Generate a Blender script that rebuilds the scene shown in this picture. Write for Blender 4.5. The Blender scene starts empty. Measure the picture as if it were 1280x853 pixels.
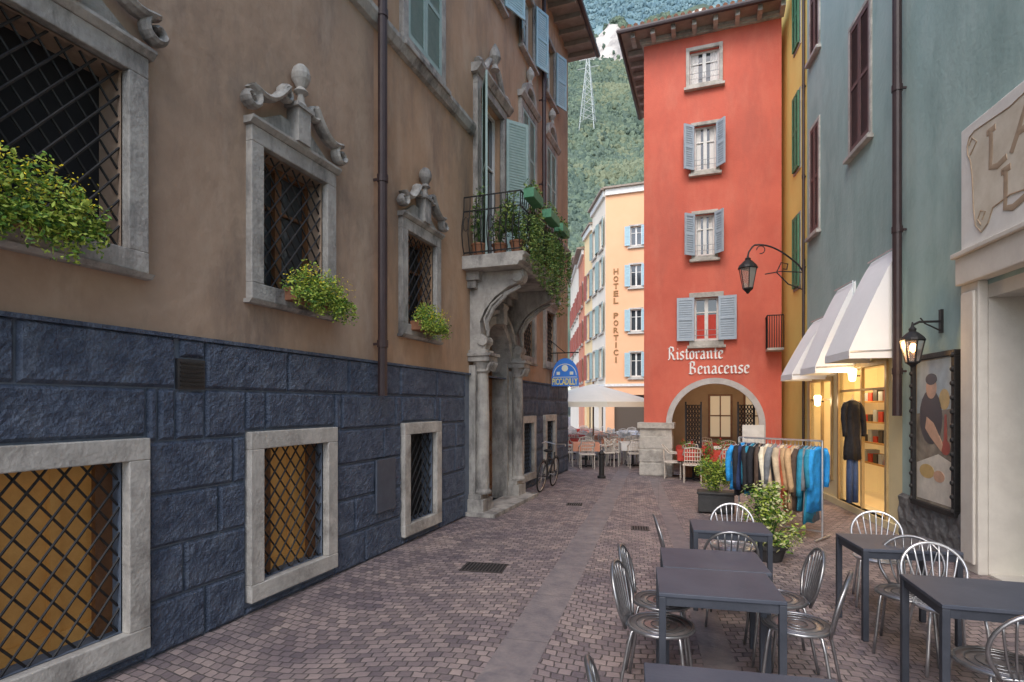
import bpy, bmesh, math, random
import numpy as np
from mathutils import Matrix, Vector, noise
random.seed(7); np.random.seed(7)
scn=bpy.context.scene; COL=scn.collection
H0=1.9; F=700.0; HY=507.0; TH=math.atan(250/700.0); CT,ST=math.cos(TH),math.sin(TH)
ID=Matrix.Identity(4)
# ------------------------------------------------------------------ materials
MATS={}
def mat(name,c1,c2=None,scale=2.0,rough=.8,bump=.0,bscale=30,metal=0,streak=0.0,dark=None,spec=.5,emit=None,estr=0,detail=6,trans=0,dscale=.7,damt=.5,light=None,lamt=.4):
    if name in MATS: return MATS[name]
    m=bpy.data.materials.new(name); m.use_nodes=True; nt=m.node_tree; N=nt.nodes; L=nt.links
    b=N['Principled BSDF']; b.inputs['Roughness'].default_value=rough; b.inputs['Metallic'].default_value=metal
    b.inputs['Specular IOR Level'].default_value=spec
    if trans: b.inputs['Transmission Weight'].default_value=trans
    geo=N.new('ShaderNodeNewGeometry')
    c1=tuple(c1)+(1,); b.inputs['Base Color'].default_value=c1
    if c2:
        c2=tuple(c2)+(1,)
        n=N.new('ShaderNodeTexNoise'); n.inputs['Scale'].default_value=scale; n.inputs['Detail'].default_value=detail; n.inputs['Roughness'].default_value=.65
        L.new(geo.outputs['Position'],n.inputs['Vector'])
        r=N.new('ShaderNodeValToRGB'); r.color_ramp.elements[0].position=.35; r.color_ramp.elements[1].position=.68
        r.color_ramp.elements[0].color=c1; r.color_ramp.elements[1].color=c2
        L.new(n.outputs['Fac'],r.inputs['Fac']); out=r.outputs['Color']
        for (dk,sc,am,loc) in ((dark,dscale,damt,(3.1,7.7,1.3)),(light,dscale*1.7,lamt,(13.,2.7,5.3))):
            if not dk: continue
            n2=N.new('ShaderNodeTexNoise'); n2.inputs['Scale'].default_value=sc; n2.inputs['Detail'].default_value=9; n2.inputs['Roughness'].default_value=.7
            mp=N.new('ShaderNodeMapping'); mp.inputs['Scale'].default_value=(1,1,.35 if streak else 1); mp.inputs['Location'].default_value=loc
            L.new(geo.outputs['Position'],mp.inputs['Vector']); L.new(mp.outputs['Vector'],n2.inputs['Vector'])
            r2=N.new('ShaderNodeValToRGB'); r2.color_ramp.elements[0].position=.48; r2.color_ramp.elements[1].position=.66
            r2.color_ramp.elements[0].color=(0,0,0,1); r2.color_ramp.elements[1].color=(am,)*3+(1,)
            L.new(n2.outputs['Fac'],r2.inputs['Fac'])
            mx=N.new('ShaderNodeMixRGB'); L.new(r2.outputs['Color'],mx.inputs['Fac']); L.new(out,mx.inputs['Color1']); mx.inputs['Color2'].default_value=tuple(dk)+(1,)
            out=mx.outputs['Color']
        L.new(out,b.inputs['Base Color'])
    if bump:
        n3=N.new('ShaderNodeTexNoise'); n3.inputs['Scale'].default_value=bscale; n3.inputs['Detail'].default_value=6
        L.new(geo.outputs['Position'],n3.inputs['Vector'])
        bp=N.new('ShaderNodeBump'); bp.inputs['Strength'].default_value=bump; bp.inputs['Distance'].default_value=.02
        L.new(n3.outputs['Fac'],bp.inputs['Height']); L.new(bp.outputs['Normal'],b.inputs['Normal'])
    if emit:
        b.inputs['Emission Color'].default_value=tuple(emit)+(1,); b.inputs['Emission Strength'].default_value=estr
    MATS[name]=m; return m

M_brown=mat('brown_stucco',(.34,.235,.165),(.42,.30,.215),1.6,.9,.55,8,dark=(.20,.15,.12),streak=1,dscale=1.0,damt=.85,light=(.50,.39,.30),lamt=.55)
M_brownp=mat('ochre_brown_stucco',(.39,.245,.15),(.45,.29,.185),1.6,.9,.55,8,dark=(.24,.17,.125),streak=1,dscale=1.3,damt=.85,light=(.52,.38,.27),lamt=.5)
M_block=mat('dark_rusticated_stone',(.040,.056,.092),(.095,.12,.172),11,.72,1.0,55,dark=(.18,.21,.26),dscale=4.5,damt=.45)
M_mortar=mat('blue_grey_mortar',(.12,.15,.20),(.17,.20,.25),6,.9,.3,40)
M_stone=mat('weathered_grey_stone',(.44,.415,.38),(.27,.255,.235),4,.85,.6,25,dark=(.08,.075,.075),streak=1,dscale=2.4,damt=.9)
M_stonel=mat('pale_limestone',(.58,.545,.49),(.40,.375,.34),5,.85,.4,30,dark=(.2,.18,.16),dscale=2.0,damt=.75)
M_iron=mat('black_iron',(.018,.018,.02),(.035,.032,.03),20,.55,.2,60,metal=.3)
M_pipe=mat('dark_brown_pipe',(.035,.02,.022),(.05,.03,.03),6,.45,.1,20)
M_dark=mat('dark_interior',(.012,.012,.014),rough=.9)
M_glass=mat('window_glass',(.03,.04,.05),(.07,.08,.09),1.5,.08,spec=.9)
M_wood=mat('glowing_honey_wood',(.50,.28,.09),(.33,.16,.045),3,.55,.2,30,emit=(.6,.3,.08),estr=.10)  # faint emission added to the wood, standing in for light behind it
M_door=mat('oak_door',(.22,.10,.04),(.13,.055,.025),8,.5,.4,20)
M_shut=mat('grey_green_shutter',(.27,.37,.35),(.34,.44,.42),8,.65)
M_shutb=mat('blue_grey_shutter',(.36,.43,.50),(.43,.50,.57),8,.6)
M_shutbr=mat('brown_shutter',(.12,.07,.065),(.16,.095,.085),8,.6)
M_shutg=mat('green_shutter',(.06,.22,.12),(.10,.28,.16),8,.6)
M_shutlb=mat('pale_blue_shutter',(.33,.50,.56),(.42,.58,.62),8,.6)
M_shutr=mat('red_brown_shutter',(.30,.07,.05),(.36,.1,.07),8,.6)
M_white=mat('white_painted_wood',(.75,.74,.7),(.62,.61,.58),6,.5)
M_red=mat('coral_red_render',(.68,.155,.10),(.58,.12,.078),.8,.85,.25,30,dark=(.47,.12,.085),streak=1,dscale=.8,damt=.65,light=(.70,.22,.15),lamt=.45)
M_yel=mat('ochre_yellow_render',(.95,.76,.24),(.90,.68,.20),1.2,.85,.2,25)
M_teal=mat('grey_green_render',(.34,.48,.45),(.41,.545,.51),.8,.88,.3,14,dark=(.26,.37,.345),streak=1,dscale=.9,damt=.8,light=(.48,.59,.55),lamt=.5)
M_cream=mat('cream_render',(.82,.71,.42),(.75,.64,.37),1.5,.85,.15,25)
M_logg=mat('shaded_loggia_plaster',(.40,.30,.20),(.30,.23,.15),1.5,.85,.15,25)  # cream plaster darkened, the loggia's shade put into its colour
M_creamst=mat('cream_stone_surround',(.70,.66,.59),(.61,.57,.51),3,.8,.2,25)
M_orange=mat('pale_orange_render',(.83,.47,.27),(.78,.43,.24),.6,.85,.1,10)
M_pale=mat('pale_cream_render',(.80,.72,.60),(.73,.65,.53),.5,.85,.1,10)
M_pink=mat('pink_render',(.66,.27,.16),(.58,.22,.13),.5,.85,.1,10)
M_tile=mat('terracotta_tiles',(.32,.15,.09),(.20,.10,.065),4,.85,.4,12)
M_soffit=mat('eave_soffit',(.34,.28,.23),(.25,.2,.16),4,.8)
M_awn=mat('white_awning_canvas',(.94,.945,.95),(.88,.885,.89),1.5,.8,.08,8)
M_canvas=mat('cream_parasol_canvas',(.92,.87,.74),(.87,.82,.69),2,.8)
M_chrome=mat('brushed_metal_tube',(.72,.72,.73),(.60,.60,.61),20,.3,metal=.85)
M_metald=mat('dull_metal_tube',(.36,.36,.37),(.26,.26,.27),20,.33,metal=.85)
M_table=mat('charcoal_table',(.030,.036,.05),(.05,.057,.075),5,.5,.05,60)
M_tabletop=mat('slate_table_top',(.060,.070,.095),(.085,.095,.122),3,.45,.06,60,spec=.3)
M_leaf1=mat('leaf_green',(.10,.23,.025),(.18,.33,.045),9,.6)
M_leaf2=mat('leaf_dark',(.04,.10,.018),(.07,.15,.025),9,.6)
M_leafy=mat('leaf_yellow_green',(.32,.43,.05),(.44,.50,.09),9,.6)
M_bleaf1=mat('shade_leaf_green',(.08,.17,.035),(.13,.23,.05),9,.6)  # three darker copies of the leaf colours, shade put into them
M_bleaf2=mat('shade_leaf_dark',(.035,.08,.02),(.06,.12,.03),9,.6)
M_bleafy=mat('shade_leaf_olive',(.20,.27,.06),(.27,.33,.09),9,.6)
M_flow=mat('yellow_petal',(.80,.62,.03),rough=.6)
M_flowr=mat('red_petal',(.5,.03,.03),rough=.6)
M_pot=mat('dark_planter',(.03,.03,.032),(.05,.05,.05),8,.6)
M_terra=mat('terracotta_pot',(.28,.12,.06),(.2,.09,.05),8,.8)
M_cloth=mat('white_tablecloth',(.75,.73,.70),rough=.8)
M_clothr=mat('red_tablecloth',(.55,.06,.04),(.45,.045,.03),6,.8)
M_cloths=mat('salmon_tablecloth',(.72,.32,.2),rough=.8)
M_text=mat('white_lettering',(.90,.89,.86),rough=.6)
M_textb=mat('brown_lettering',(.44,.33,.23),(.34,.25,.17),9,.7)
M_textg=mat('golden_brown_lettering',(.30,.15,.05),rough=.7)
M_bulb=mat('warm_bulb',(1,.7,.35),emit=(1,.55,.2),estr=16)
M_warmw=mat('glowing_shop_wall',(.80,.66,.38),(.72,.58,.32),2,.8,emit=(1,.74,.36),estr=.22)  # the wall itself emits a warm glow, added to the lamplight
M_lglass=mat('lantern_glass',(.65,.55,.48),rough=.15,trans=.7)
M_rubber=mat('rubber',(.015,.015,.015),rough=.8)
# ------------------------------------------------------------------ mesh builder
class MB:
    def __init__(s): s.v=[]; s.f=[]; s.m=[]
    def quad(s,a,b,c,d,m=0):
        i=len(s.v); s.v+= [tuple(a),tuple(b),tuple(c),tuple(d)]; s.f.append((i,i+1,i+2,i+3)); s.m.append(m)
    def poly(s,pts,m=0):
        i=len(s.v); s.v+=[tuple(p) for p in pts]; s.f.append(tuple(range(i,i+len(pts)))); s.m.append(m)
    def box(s,x0,x1,y0,y1,z0,z1,m=0,M=None):
        i=len(s.v)
        p=[(x0,y0,z0),(x1,y0,z0),(x1,y1,z0),(x0,y1,z0),(x0,y0,z1),(x1,y0,z1),(x1,y1,z1),(x0,y1,z1)]
        if M is not None: p=[tuple(M@Vector(q)) for q in p]
        s.v+=p
        for f in ((0,3,2,1),(4,5,6,7),(0,1,5,4),(1,2,6,5),(2,3,7,6),(3,0,4,7)):
            s.f.append(tuple(i+k for k in f)); s.m.append(m)
    def tube(s,path,r,n=6,m=0,closed=False,sq=1.0):
        P=[Vector(p) for p in path]; K=len(P)
        if K<2: return
        R=r if isinstance(r,(list,tuple)) else [r]*K
        up=None; i0=len(s.v)
        for k in range(K):
            if closed: t=P[(k+1)%K]-P[k-1]
            else: t=P[min(k+1,K-1)]-P[max(k-1,0)]
            if t.length<1e-9: t=Vector((0,0,1))
            t.normalize()
            if up is None:
                a=Vector((0,0,1)) if abs(t.z)<.9 else Vector((1,0,0))
                up=(a-t*a.dot(t)).normalized()
            else:
                up=up-t*up.dot(t)
                up=up.normalized() if up.length>1e-6 else Vector((1,0,0))
            b=t.cross(up)
            for j in range(n):
                a=2*math.pi*j/n
                s.v.append(tuple(P[k]+up*math.cos(a)*R[k]+b*math.sin(a)*R[k]*sq))
        rg=K if closed else K-1
        for k in range(rg):
            for j in range(n):
                a=i0+k*n+j; b2=i0+k*n+(j+1)%n; c=i0+((k+1)%K)*n+(j+1)%n; d=i0+((k+1)%K)*n+j
                s.f.append((a,b2,c,d)); s.m.append(m)
        if not closed:
            s.f.append(tuple(i0+j for j in range(n))[::-1]); s.m.append(m)
            s.f.append(tuple(i0+(K-1)*n+j for j in range(n))); s.m.append(m)
    def lathe(s,prof,c,n=16,m=0,M=None,flat=1.0):
        i0=len(s.v); K=len(prof)
        for (r,z) in prof:
            for j in range(n):
                a=2*math.pi*j/n; p=Vector((c[0]+r*math.cos(a),c[1]+r*math.sin(a)*flat,c[2]+z))
                if M is not None: p=M@p
                s.v.append(tuple(p))
        for k in range(K-1):
            for j in range(n):
                s.f.append((i0+k*n+j,i0+k*n+(j+1)%n,i0+(k+1)*n+(j+1)%n,i0+(k+1)*n+j)); s.m.append(m)
        s.f.append(tuple(i0+j for j in range(n))[::-1]); s.m.append(m)
        s.f.append(tuple(i0+(K-1)*n+j for j in range(n))); s.m.append(m)
    def prism(s,pts,o0,o1,m=0):
        n=len(pts); i=len(s.v)
        s.v+=[(p[0],o0,p[1]) for p in pts]+[(p[0],o1,p[1]) for p in pts]
        s.f.append(tuple(range(i,i+n))); s.f.append(tuple(range(i+n,i+2*n))[::-1]); s.m+=[m,m]
        for k in range(n):
            s.f.append((i+k,i+(k+1)%n,i+n+(k+1)%n,i+n+k)); s.m.append(m)
    def prismu(s,pts,u0,u1,m=0):
        n=len(pts); i=len(s.v)
        s.v+=[(u0,p[0],p[1]) for p in pts]+[(u1,p[0],p[1]) for p in pts]
        s.f.append(tuple(range(i,i+n))); s.f.append(tuple(range(i+n,i+2*n))[::-1]); s.m+=[m,m]
        for k in range(n):
            s.f.append((i+k,i+(k+1)%n,i+n+(k+1)%n,i+n+k)); s.m.append(m)
    def leaves(s,c,rad,n,size,m=(0,),droop=0,shell=.35):
        for _ in range(n):
            while True:
                p=Vector((random.uniform(-1,1),random.uniform(-1,1),random.uniform(-1,1)))
                if shell<p.length<1: break
            q=Vector((c[0]+p.x*rad[0],c[1]+p.y*rad[1],c[2]+p.z*rad[2]))
            a=Vector((random.gauss(0,1),random.gauss(0,1),random.gauss(0,.6))).normalized()
            b=a.cross(Vector((random.gauss(0,1),random.gauss(0,1),random.gauss(0,1)))).normalized()
            z=size*random.uniform(.6,1.3); i=len(s.v)
            s.v+=[tuple(q-a*z),tuple(q-b*z*.45+a*.1*z),tuple(q+a*z),tuple(q+b*z*.45+a*.1*z)]
            s.f.append((i,i+1,i+2,i+3)); s.m.append(random.choice(m))
    def obj(s,name,mats,parent=None,S=None,smooth=False,bevel=0,norm=True,M=None,label=None):
        S=S or ID
        PM=WM[parent.name] if parent else (M or ID)
        T=PM.inverted()@S
        A=np.array(s.v,dtype=float).reshape(-1,3); T_=np.array(T); A=A@T_[:3,:3].T+T_[:3,3]
        me=bpy.data.meshes.new(name); me.from_pydata(A.tolist(),[],s.f)
        for mt in mats: me.materials.append(mt)
        me.polygons.foreach_set('material_index',s.m)
        if norm:
            bm=bmesh.new(); bm.from_mesh(me); bmesh.ops.recalc_face_normals(bm,faces=bm.faces); bm.to_mesh(me); bm.free()
        if smooth: me.polygons.foreach_set('use_smooth',[True]*len(me.polygons))
        me.update()
        ob=bpy.data.objects.new(name,me); COL.objects.link(ob)
        if parent: ob.parent=parent
        else: ob.matrix_basis=PM
        WM[ob.name]=PM
        if bevel:
            bv=ob.modifiers.new('b','BEVEL'); bv.width=bevel; bv.segments=2; bv.limit_method='ANGLE'
        if label: ob['label']=label
        return ob
WM={}
def tag(ob,label,cat,group=None):
    ob['label']=label; ob['category']=cat
    if group: ob['group']=group
    return ob
def root(name,label,cat,M=None,group=None):
    e=bpy.data.objects.new(name,None); COL.objects.link(e); M=M or ID; e.matrix_basis=M; WM[e.name]=M
    e.empty_display_size=.1
    return tag(e,label,cat,group)
def copy_thing(r,M,label=None):
    src=set(r.children_recursive)
    def rec(o,par):
        c=o.copy(); COL.objects.link(c); c.parent=par
        for ch in list(o.children):
            if ch in src: rec(ch,c)
        return c
    n=rec(r,None); n.matrix_basis=M; WM[n.name]=M
    if label: n['label']=label
    return n
def T(x,y,z=0,a=0): return Matrix.Translation((x,y,z))@Matrix.Rotation(math.radians(a),4,'Z')
def frame(o,U,N):
    return Matrix(((U[0],N[0],0,o[0]),(U[1],N[1],0,o[1]),(0,0,1,0),(0,0,0,1)))
def hit(S,px,py=507,o=0):
    U=S.col[0]; Nn=S.col[1]; Ox=S[0][3]+Nn[0]*o; Oy=S[1][3]+Nn[1]*o
    t=(px-640)/F; rx,ry=CT*t-ST, ST*t+CT
    det=-U[0]*ry+rx*U[1]
    u=(Ox*ry-rx*Oy)/det; k=(-U[0]*Oy+U[1]*Ox)/det
    return u,H0+(HY-py)/F*k
def facade(mb,u0,u1,z0,z1,holes,depth,m=0,mr=0):
    us=sorted(set([u0,u1]+[h[0] for h in holes]+[h[1] for h in holes])); us=[u for u in us if u0<=u<=u1]
    zs=sorted(set([z0,z1]+[h[2] for h in holes]+[h[3] for h in holes])); zs=[z for z in zs if z0<=z<=z1]
    for a,b in zip(us,us[1:]):
        for c,d in zip(zs,zs[1:]):
            uc,zc=(a+b)/2,(c+d)/2
            if any(h[0]<uc<h[1] and h[2]<zc<h[3] for h in holes): continue
            mb.quad((a,0,c),(b,0,c),(b,0,d),(a,0,d),m)
    for (a,b,c,d) in holes:
        mb.quad((a,0,c),(a,0,d),(a,-depth,d),(a,-depth,c),mr); mb.quad((b,0,c),(b,0,d),(b,-depth,d),(b,-depth,c),mr)
        mb.quad((a,0,d),(b,0,d),(b,-depth,d),(a,-depth,d),mr); mb.quad((a,0,c),(b,0,c),(b,-depth,c),(a,-depth,c),mr)
def ring(mb,u0,u1,z0,z1,w,o0,o1,m=0,wb=None):
    wb=w if wb is None else wb
    mb.box(u0-w,u0,o0,o1,z0,z1,m); mb.box(u1,u1+w,o0,o1,z0,z1,m)
    mb.box(u0-w,u1+w,o0,o1,z1,z1+w,m); mb.box(u0-w,u1+w,o0,o1+.003,z0-wb,z0,m)
def lattice(mb,u0,u1,z0,z1,sp,o,r=.009,slope=1.25):
    for sg in (1,-1):
        c=u0-(z1-z0)/slope-sp
        while c<u1+(z1-z0)/slope+sp:
            ua,ub=c,c+sg*(z1-z0)/slope
            t0,t1=0,1
            du=ub-ua
            for lim,s2 in ((u0,1),(u1,-1)):
                fa=(ua-lim)*s2; fb=(ub-lim)*s2
                if fa<0 and fb<0: t0=2; break
                if fa<0: t0=max(t0,fa/(fa-fb))
                if fb<0: t1=min(t1,fa/(fa-fb))
            if t1-t0>.01 and t0<1:
                a=(ua+du*t0,o+sg*r*.9,z0+(z1-z0)*t0); b=(ua+du*t1,o+sg*r*.9,z0+(z1-z0)*t1)
                mb.tube([a,b],r,5)
            c+=sp
def shutter(mb,uh,oh,w,z0,z1,ang,sgn,slat=.055,m=0,th=.035):
    a=math.radians(ang); M=Matrix(((sgn*math.cos(a),-sgn*math.sin(a),0,uh),(math.sin(a),math.cos(a),0,oh),(0,0,1,0),(0,0,0,1)))
    st=.055
    mb.box(0,st,0,th,z0,z1,m,M); mb.box(w-st,w,0,th,z0,z1,m,M)
    for zz in (z0,z1-st*1.3,(z0+z1)/2-st/2): mb.box(st,w-st,0.002,th-.002,zz,zz+st*1.3,m,M)
    mb.box(st,w-st,th*.44,th*.50,z0+st,z1-st,m,M)
    z=z0+st
    while z<z1-st:
        p=[(st,0.004,z+slat*.8),(w-st,0.004,z+slat*.8),(w-st,th-.004,z),(st,th-.004,z)]
        mb.poly([tuple(M@Vector(q)) for q in p],m); z+=slat
def window(parent,S,u0,u1,z0,z1,fm=M_stonel,fw=.12,fo=.06,rec=.18,pane=M_glass,cas=M_white,shut=None,sw=None,sang=(172,172),lat=0,sill=True,closed=False,slat=.055,nosash=False,curtain=False,so=-.03):
    mb=MB(); mb.quad((u0,-rec+.01,z0),(u1,-rec+.01,z0),(u1,-rec+.01,z1),(u0,-rec+.01,z1))
    w=mb.obj('window',[pane],parent,S)
    mb=MB(); ring(mb,u0,u1,z0,z1,fw,-.02,fo,0)
    mb.obj('frame',[fm],w,S,bevel=.008)
    if sill and not lat:
        mb=MB(); mb.box(u0-fw-.05,u1+fw+.05,-.02,fo+.07,z0-fw-.07,z0-fw,0); mb.obj('sill',[fm],w,S,bevel=.008)
    if not nosash:
        mb=MB(); uc=(u0+u1)/2; o=-rec+.015; t=.045
        for a,b in ((u0,uc),(uc,u1)):
            mb.box(a,a+t,o,o+.05,z0,z1); mb.box(b-t,b,o,o+.05,z0,z1); mb.box(a+t,b-t,o,o+.05,z0,z0+t*1.4); mb.box(a+t,b-t,o,o+.05,z1-t,z1)
            mb.box(a+t,b-t,o,o+.03,(z0+2*z1)/3-.015,(z0+2*z1)/3+.015)
        mb.obj('casement',[cas],w,S)
    if curtain:
        for a,b in ((u0+.05,u0+(u1-u0)*.3),(u1-(u1-u0)*.3,u1-.05)):
            mb=MB(); k=7
            for i in range(k):
                x0=a+(b-a)*i/k; x1=a+(b-a)*(i+1)/k
                mb.quad((x0,-rec+.012+.012*(i%2),z0),(x1,-rec+.012+.012*((i+1)%2),z0),(x1,-rec+.012+.012*((i+1)%2),z1),(x0,-rec+.012+.012*(i%2),z1))
            mb.obj('curtain',[M_cloth],w,S)
    if lat:
        mb=MB(); lattice(mb,u0,u1,z0,z1,lat,-.04)
        mb.obj('grille',[M_iron],w,S)
    if shut:
        if closed:
            for (a,sg) in ((u0,1),(u1,-1)):
                mb=MB(); shutter(mb,a,so,(u1-u0)/2-.004,z0+.01,z1-.01,0,sg,slat); mb.obj('shutter',[shut],w,S)
        else:
            sw=sw or (u1-u0)/2
            for (a,sg,an) in ((u0,1,sang[0]),(u1,-1,sang[1])):
                if an is None: continue
                mb=MB(); shutter(mb,a,fo+.015+.035,sw,z0,z1,an,sg,slat); mb.obj('shutter',[shut],w,S)
    return w
def text_into(mb,s,u0,u1,z0,z1,o,depth=.01,flip=False,m=0,bold=.012,slant=0):
    cu=bpy.data.curves.new('t','FONT'); cu.body=s; cu.extrude=.5; cu.offset=bold; cu.resolution_u=3
    ob=bpy.data.objects.new('t',cu); COL.objects.link(ob); bpy.context.view_layer.update()
    me=bpy.data.meshes.new_from_object(ob.evaluated_get(bpy.context.evaluated_depsgraph_get()))
    V=np.array([v.co[:] for v in me.vertices]); mn=V.min(0); mx=V.max(0); i0=len(mb.v)
    for v in V:
        a=(v[0]-mn[0])/(mx[0]-mn[0]); b=(v[1]-mn[1])/(mx[1]-mn[1]); c=(v[2]-mn[2])/(mx[2]-mn[2])
        u=u0+(u1-u0)*a
        if flip: u=u1-(u1-u0)*a
        mb.v.append((u,o+depth*c,z0+(z1-z0)*b+slant*a))
    for p in me.polygons: mb.f.append(tuple(i0+k for k in p.vertices)); mb.m.append(m)
    bpy.data.objects.remove(ob); bpy.data.meshes.remove(me); bpy.data.curves.remove(cu)
def minim(x): return [(x-.12,.86),(x,.78),(x,.16),(x+.13,.06)]
GL={'i':(.40,[minim(.14),[(.14,1.22),(.2,1.27)]]),
'n':(.84,[minim(.14),minim(.56),[(.14,.68),(.40,.95),(.56,.80)]]),
'r':(.58,[minim(.14),[(.14,.68),(.36,.95),(.48,.80)]]),
't':(.54,[[(.2,1.25),(.2,.16),(.32,.04),(.44,.12)],[(.02,.88),(.42,.88)]]),
's':(.64,[[(.48,.82),(.3,.96),(.10,.82),(.14,.60),(.42,.42),(.46,.18),(.28,.03),(.05,.14)]]),
'o':(.70,[[(.3,.96),(.08,.80),(.08,.2),(.28,.03),(.50,.2),(.50,.80),(.3,.96)]]),
'a':(.76,[[(.1,.80),(.3,.96),(.46,.80),(.46,.16),(.60,.05)],[(.46,.55),(.2,.5),(.08,.32),(.10,.12),(.26,.03),(.46,.2)]]),
'e':(.66,[[(.1,.46),(.48,.64),(.46,.82),(.3,.96),(.08,.80),(.08,.2),(.28,.03),(.50,.16)]]),
'c':(.62,[[(.48,.82),(.3,.96),(.08,.80),(.08,.2),(.28,.03),(.50,.16)]]),
'R':(1.04,[[(.2,1.4),(.2,.15),(.02,.02)],[(.0,1.28),(.25,1.52),(.62,1.42),(.68,1.02),(.25,.80)],[(.34,.82),(.62,.48),(.68,.14),(.88,.04)]]),
'B':(1.0,[[(.2,1.4),(.2,.12)],[(.0,1.28),(.25,1.52),(.60,1.42),(.60,1.0),(.25,.82)],[(.3,.82),(.68,.66),(.72,.2),(.42,.02),(.05,.14)]])}
def blackletter(mb,s,u0,u1,z0,z1,o,depth):
    W=sum(GL[c][0] for c in s); sx=(u1-u0)/W; sz=(z1-z0)/1.6; x=0; nx_,nz_=.085,.065; lay=0
    for c in s:
        w,st=GL[c]
        for pl in st:
            for p,q in zip(pl,pl[1:]):
                pts=[(p[0]-nx_,p[1]-nz_),(p[0]+nx_,p[1]+nz_),(q[0]+nx_,q[1]+nz_),(q[0]-nx_,q[1]-nz_)]
                lay=(lay+1)%7
                if abs((q[0]-p[0])*nz_-(q[1]-p[1])*nx_)<.004:
                    pts=[(p[0]-.03,p[1]+.03),(p[0]+.03,p[1]-.03),(q[0]+.03,q[1]-.03),(q[0]-.03,q[1]+.03)]
                mb.prism([(u0+(x+a)*sx,z0+b*sz) for a,b in pts],o,o+depth+lay*.0012)
        x+=w
def archfill(mb,uc,r,zs,u0,u1,zt,depth,m=0,mr=0,n=20):
    P=[(uc-r*math.cos(math.pi*k/n),zs+r*math.sin(math.pi*k/n)) for k in range(n+1)]
    for a,b in zip(P,P[1:]):
        mb.quad((a[0],0,a[1]),(b[0],0,b[1]),(b[0],0,zt),(a[0],0,zt),m)
        mb.quad((a[0],0,a[1]),(b[0],0,b[1]),(b[0],-depth,b[1]),(a[0],-depth,a[1]),mr)
def archring(mb,uc,zs,r0,r1,o0,o1,n=20,m=0,a0=0,a1=math.pi):
    for k in range(n):
        a=a0+(a1-a0)*k/n; b=a0+(a1-a0)*(k+1)/n
        p=[(uc-r0*math.cos(a),zs+r0*math.sin(a)),(uc-r0*math.cos(b),zs+r0*math.sin(b)),(uc-r1*math.cos(b),zs+r1*math.sin(b)),(uc-r1*math.cos(a),zs+r1*math.sin(a))]
        mb.prism(p,o0,o1,m)
SL=frame((-3.98,0),(0,1),(1,0))
dR=Vector((-.137,1)).normalized()
SR=frame((3.952,0),(dR.x,dR.y),(-dR.y,dR.x))
YR=15.6
SRED=frame((0,YR),(1,0),(0,-1))
# ================================================================== PALAZZO
pal=root('palazzo','long brown stucco palazzo with dark rusticated stone base and iron-grilled windows','building',T(-3.98,3))
ZB=2.44
upp=[(1.93,2.84),(4.12,5.03),(6.74,7.58),(11.75,12.55),(13.6,14.4)]
ups=[(u0,u1,3.02,4.30) for u0,u1 in upp]
low=[(1.80,2.84,.27,1.50),(4.12,5.04,.27,1.50),(6.80,7.58,.27,1.50),(11.75,12.5,.35,1.50),(13.6,14.35,.35,1.50)]
row2=[(3.9,5.0,6.95,8.7),(6.75,7.75,6.95,8.7),(11.7,12.6,6.55,8.5),(13.6,14.45,6.55,8.5)]
row3=[(6.75,7.75,9.9,11.3),(9.3,10.5,9.9,11.3),(11.7,12.6,9.9,11.3),(13.6,14.45,9.9,11.3)]
bdoor=(9.25,10.45,4.46,7.6)
ENDL=16.0; TOPL=12.25
UP=hit(SL,467)[0]
pu0,pu1=9.28,10.72; pzs=2.75; pr=(pu1-pu0)/2; puc=(pu0+pu1)/2
mb=MB()
allh=ups+row2+row3+[bdoor,(pu0,pu1,ZB,pzs+pr)]
h1=[h for h in allh if h[1]<UP]; h2=[h for h in allh if h[0]>UP]
facade(mb,-5,UP,ZB,TOPL,h1,.3,0,0); facade(mb,UP,ENDL,ZB,TOPL,h2,.3,1,1)
archfill(mb,puc,pr,pzs,pu0,pu1,pzs+pr,.3,1,1)
mb.quad((ENDL,0,ZB),(ENDL,0,TOPL),(ENDL,-8,TOPL),(ENDL,-8,ZB)); mb.quad((-5,-.0,0),(-5,0,TOPL),(-5,-8,TOPL),(-5,-8,0))
mb.box(-5+.01,ENDL-.02,-8,-.45,0,TOPL-.01)
mb.obj('wall',[M_brown,M_brownp],pal,SL,norm=False)
mb=MB(); facade(mb,-5,ENDL,0,ZB,low+[(pu0,pu1,0,ZB)],.3); mb.quad((ENDL,0,0),(ENDL,0,ZB),(ENDL,-8,ZB),(ENDL,-8,0))
mb.obj('base_wall',[M_mortar],pal,SL,norm=False)
def sub(r,h):
    a,b,c,d=r; e,f,g,i=h
    if e>=b or f<=a or g>=d or i<=c: return [r]
    out=[]
    if a<e: out.append((a,e,c,d))
    if f<b: out.append((f,b,c,d))
    m0,m1=max(a,e),min(b,f)
    if c<g: out.append((m0,m1,c,g))
    if i<d: out.append((m0,m1,i,d))
    return out
mb=MB(); cuts=[(h[0]-.17,h[1]+.17,h[2]-.20,h[3]+.17) for h in low]+[(8.72,11.28,0,9),(3.25,3.52,2.02,2.28)]
nr=6; rh=ZB/nr
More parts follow.
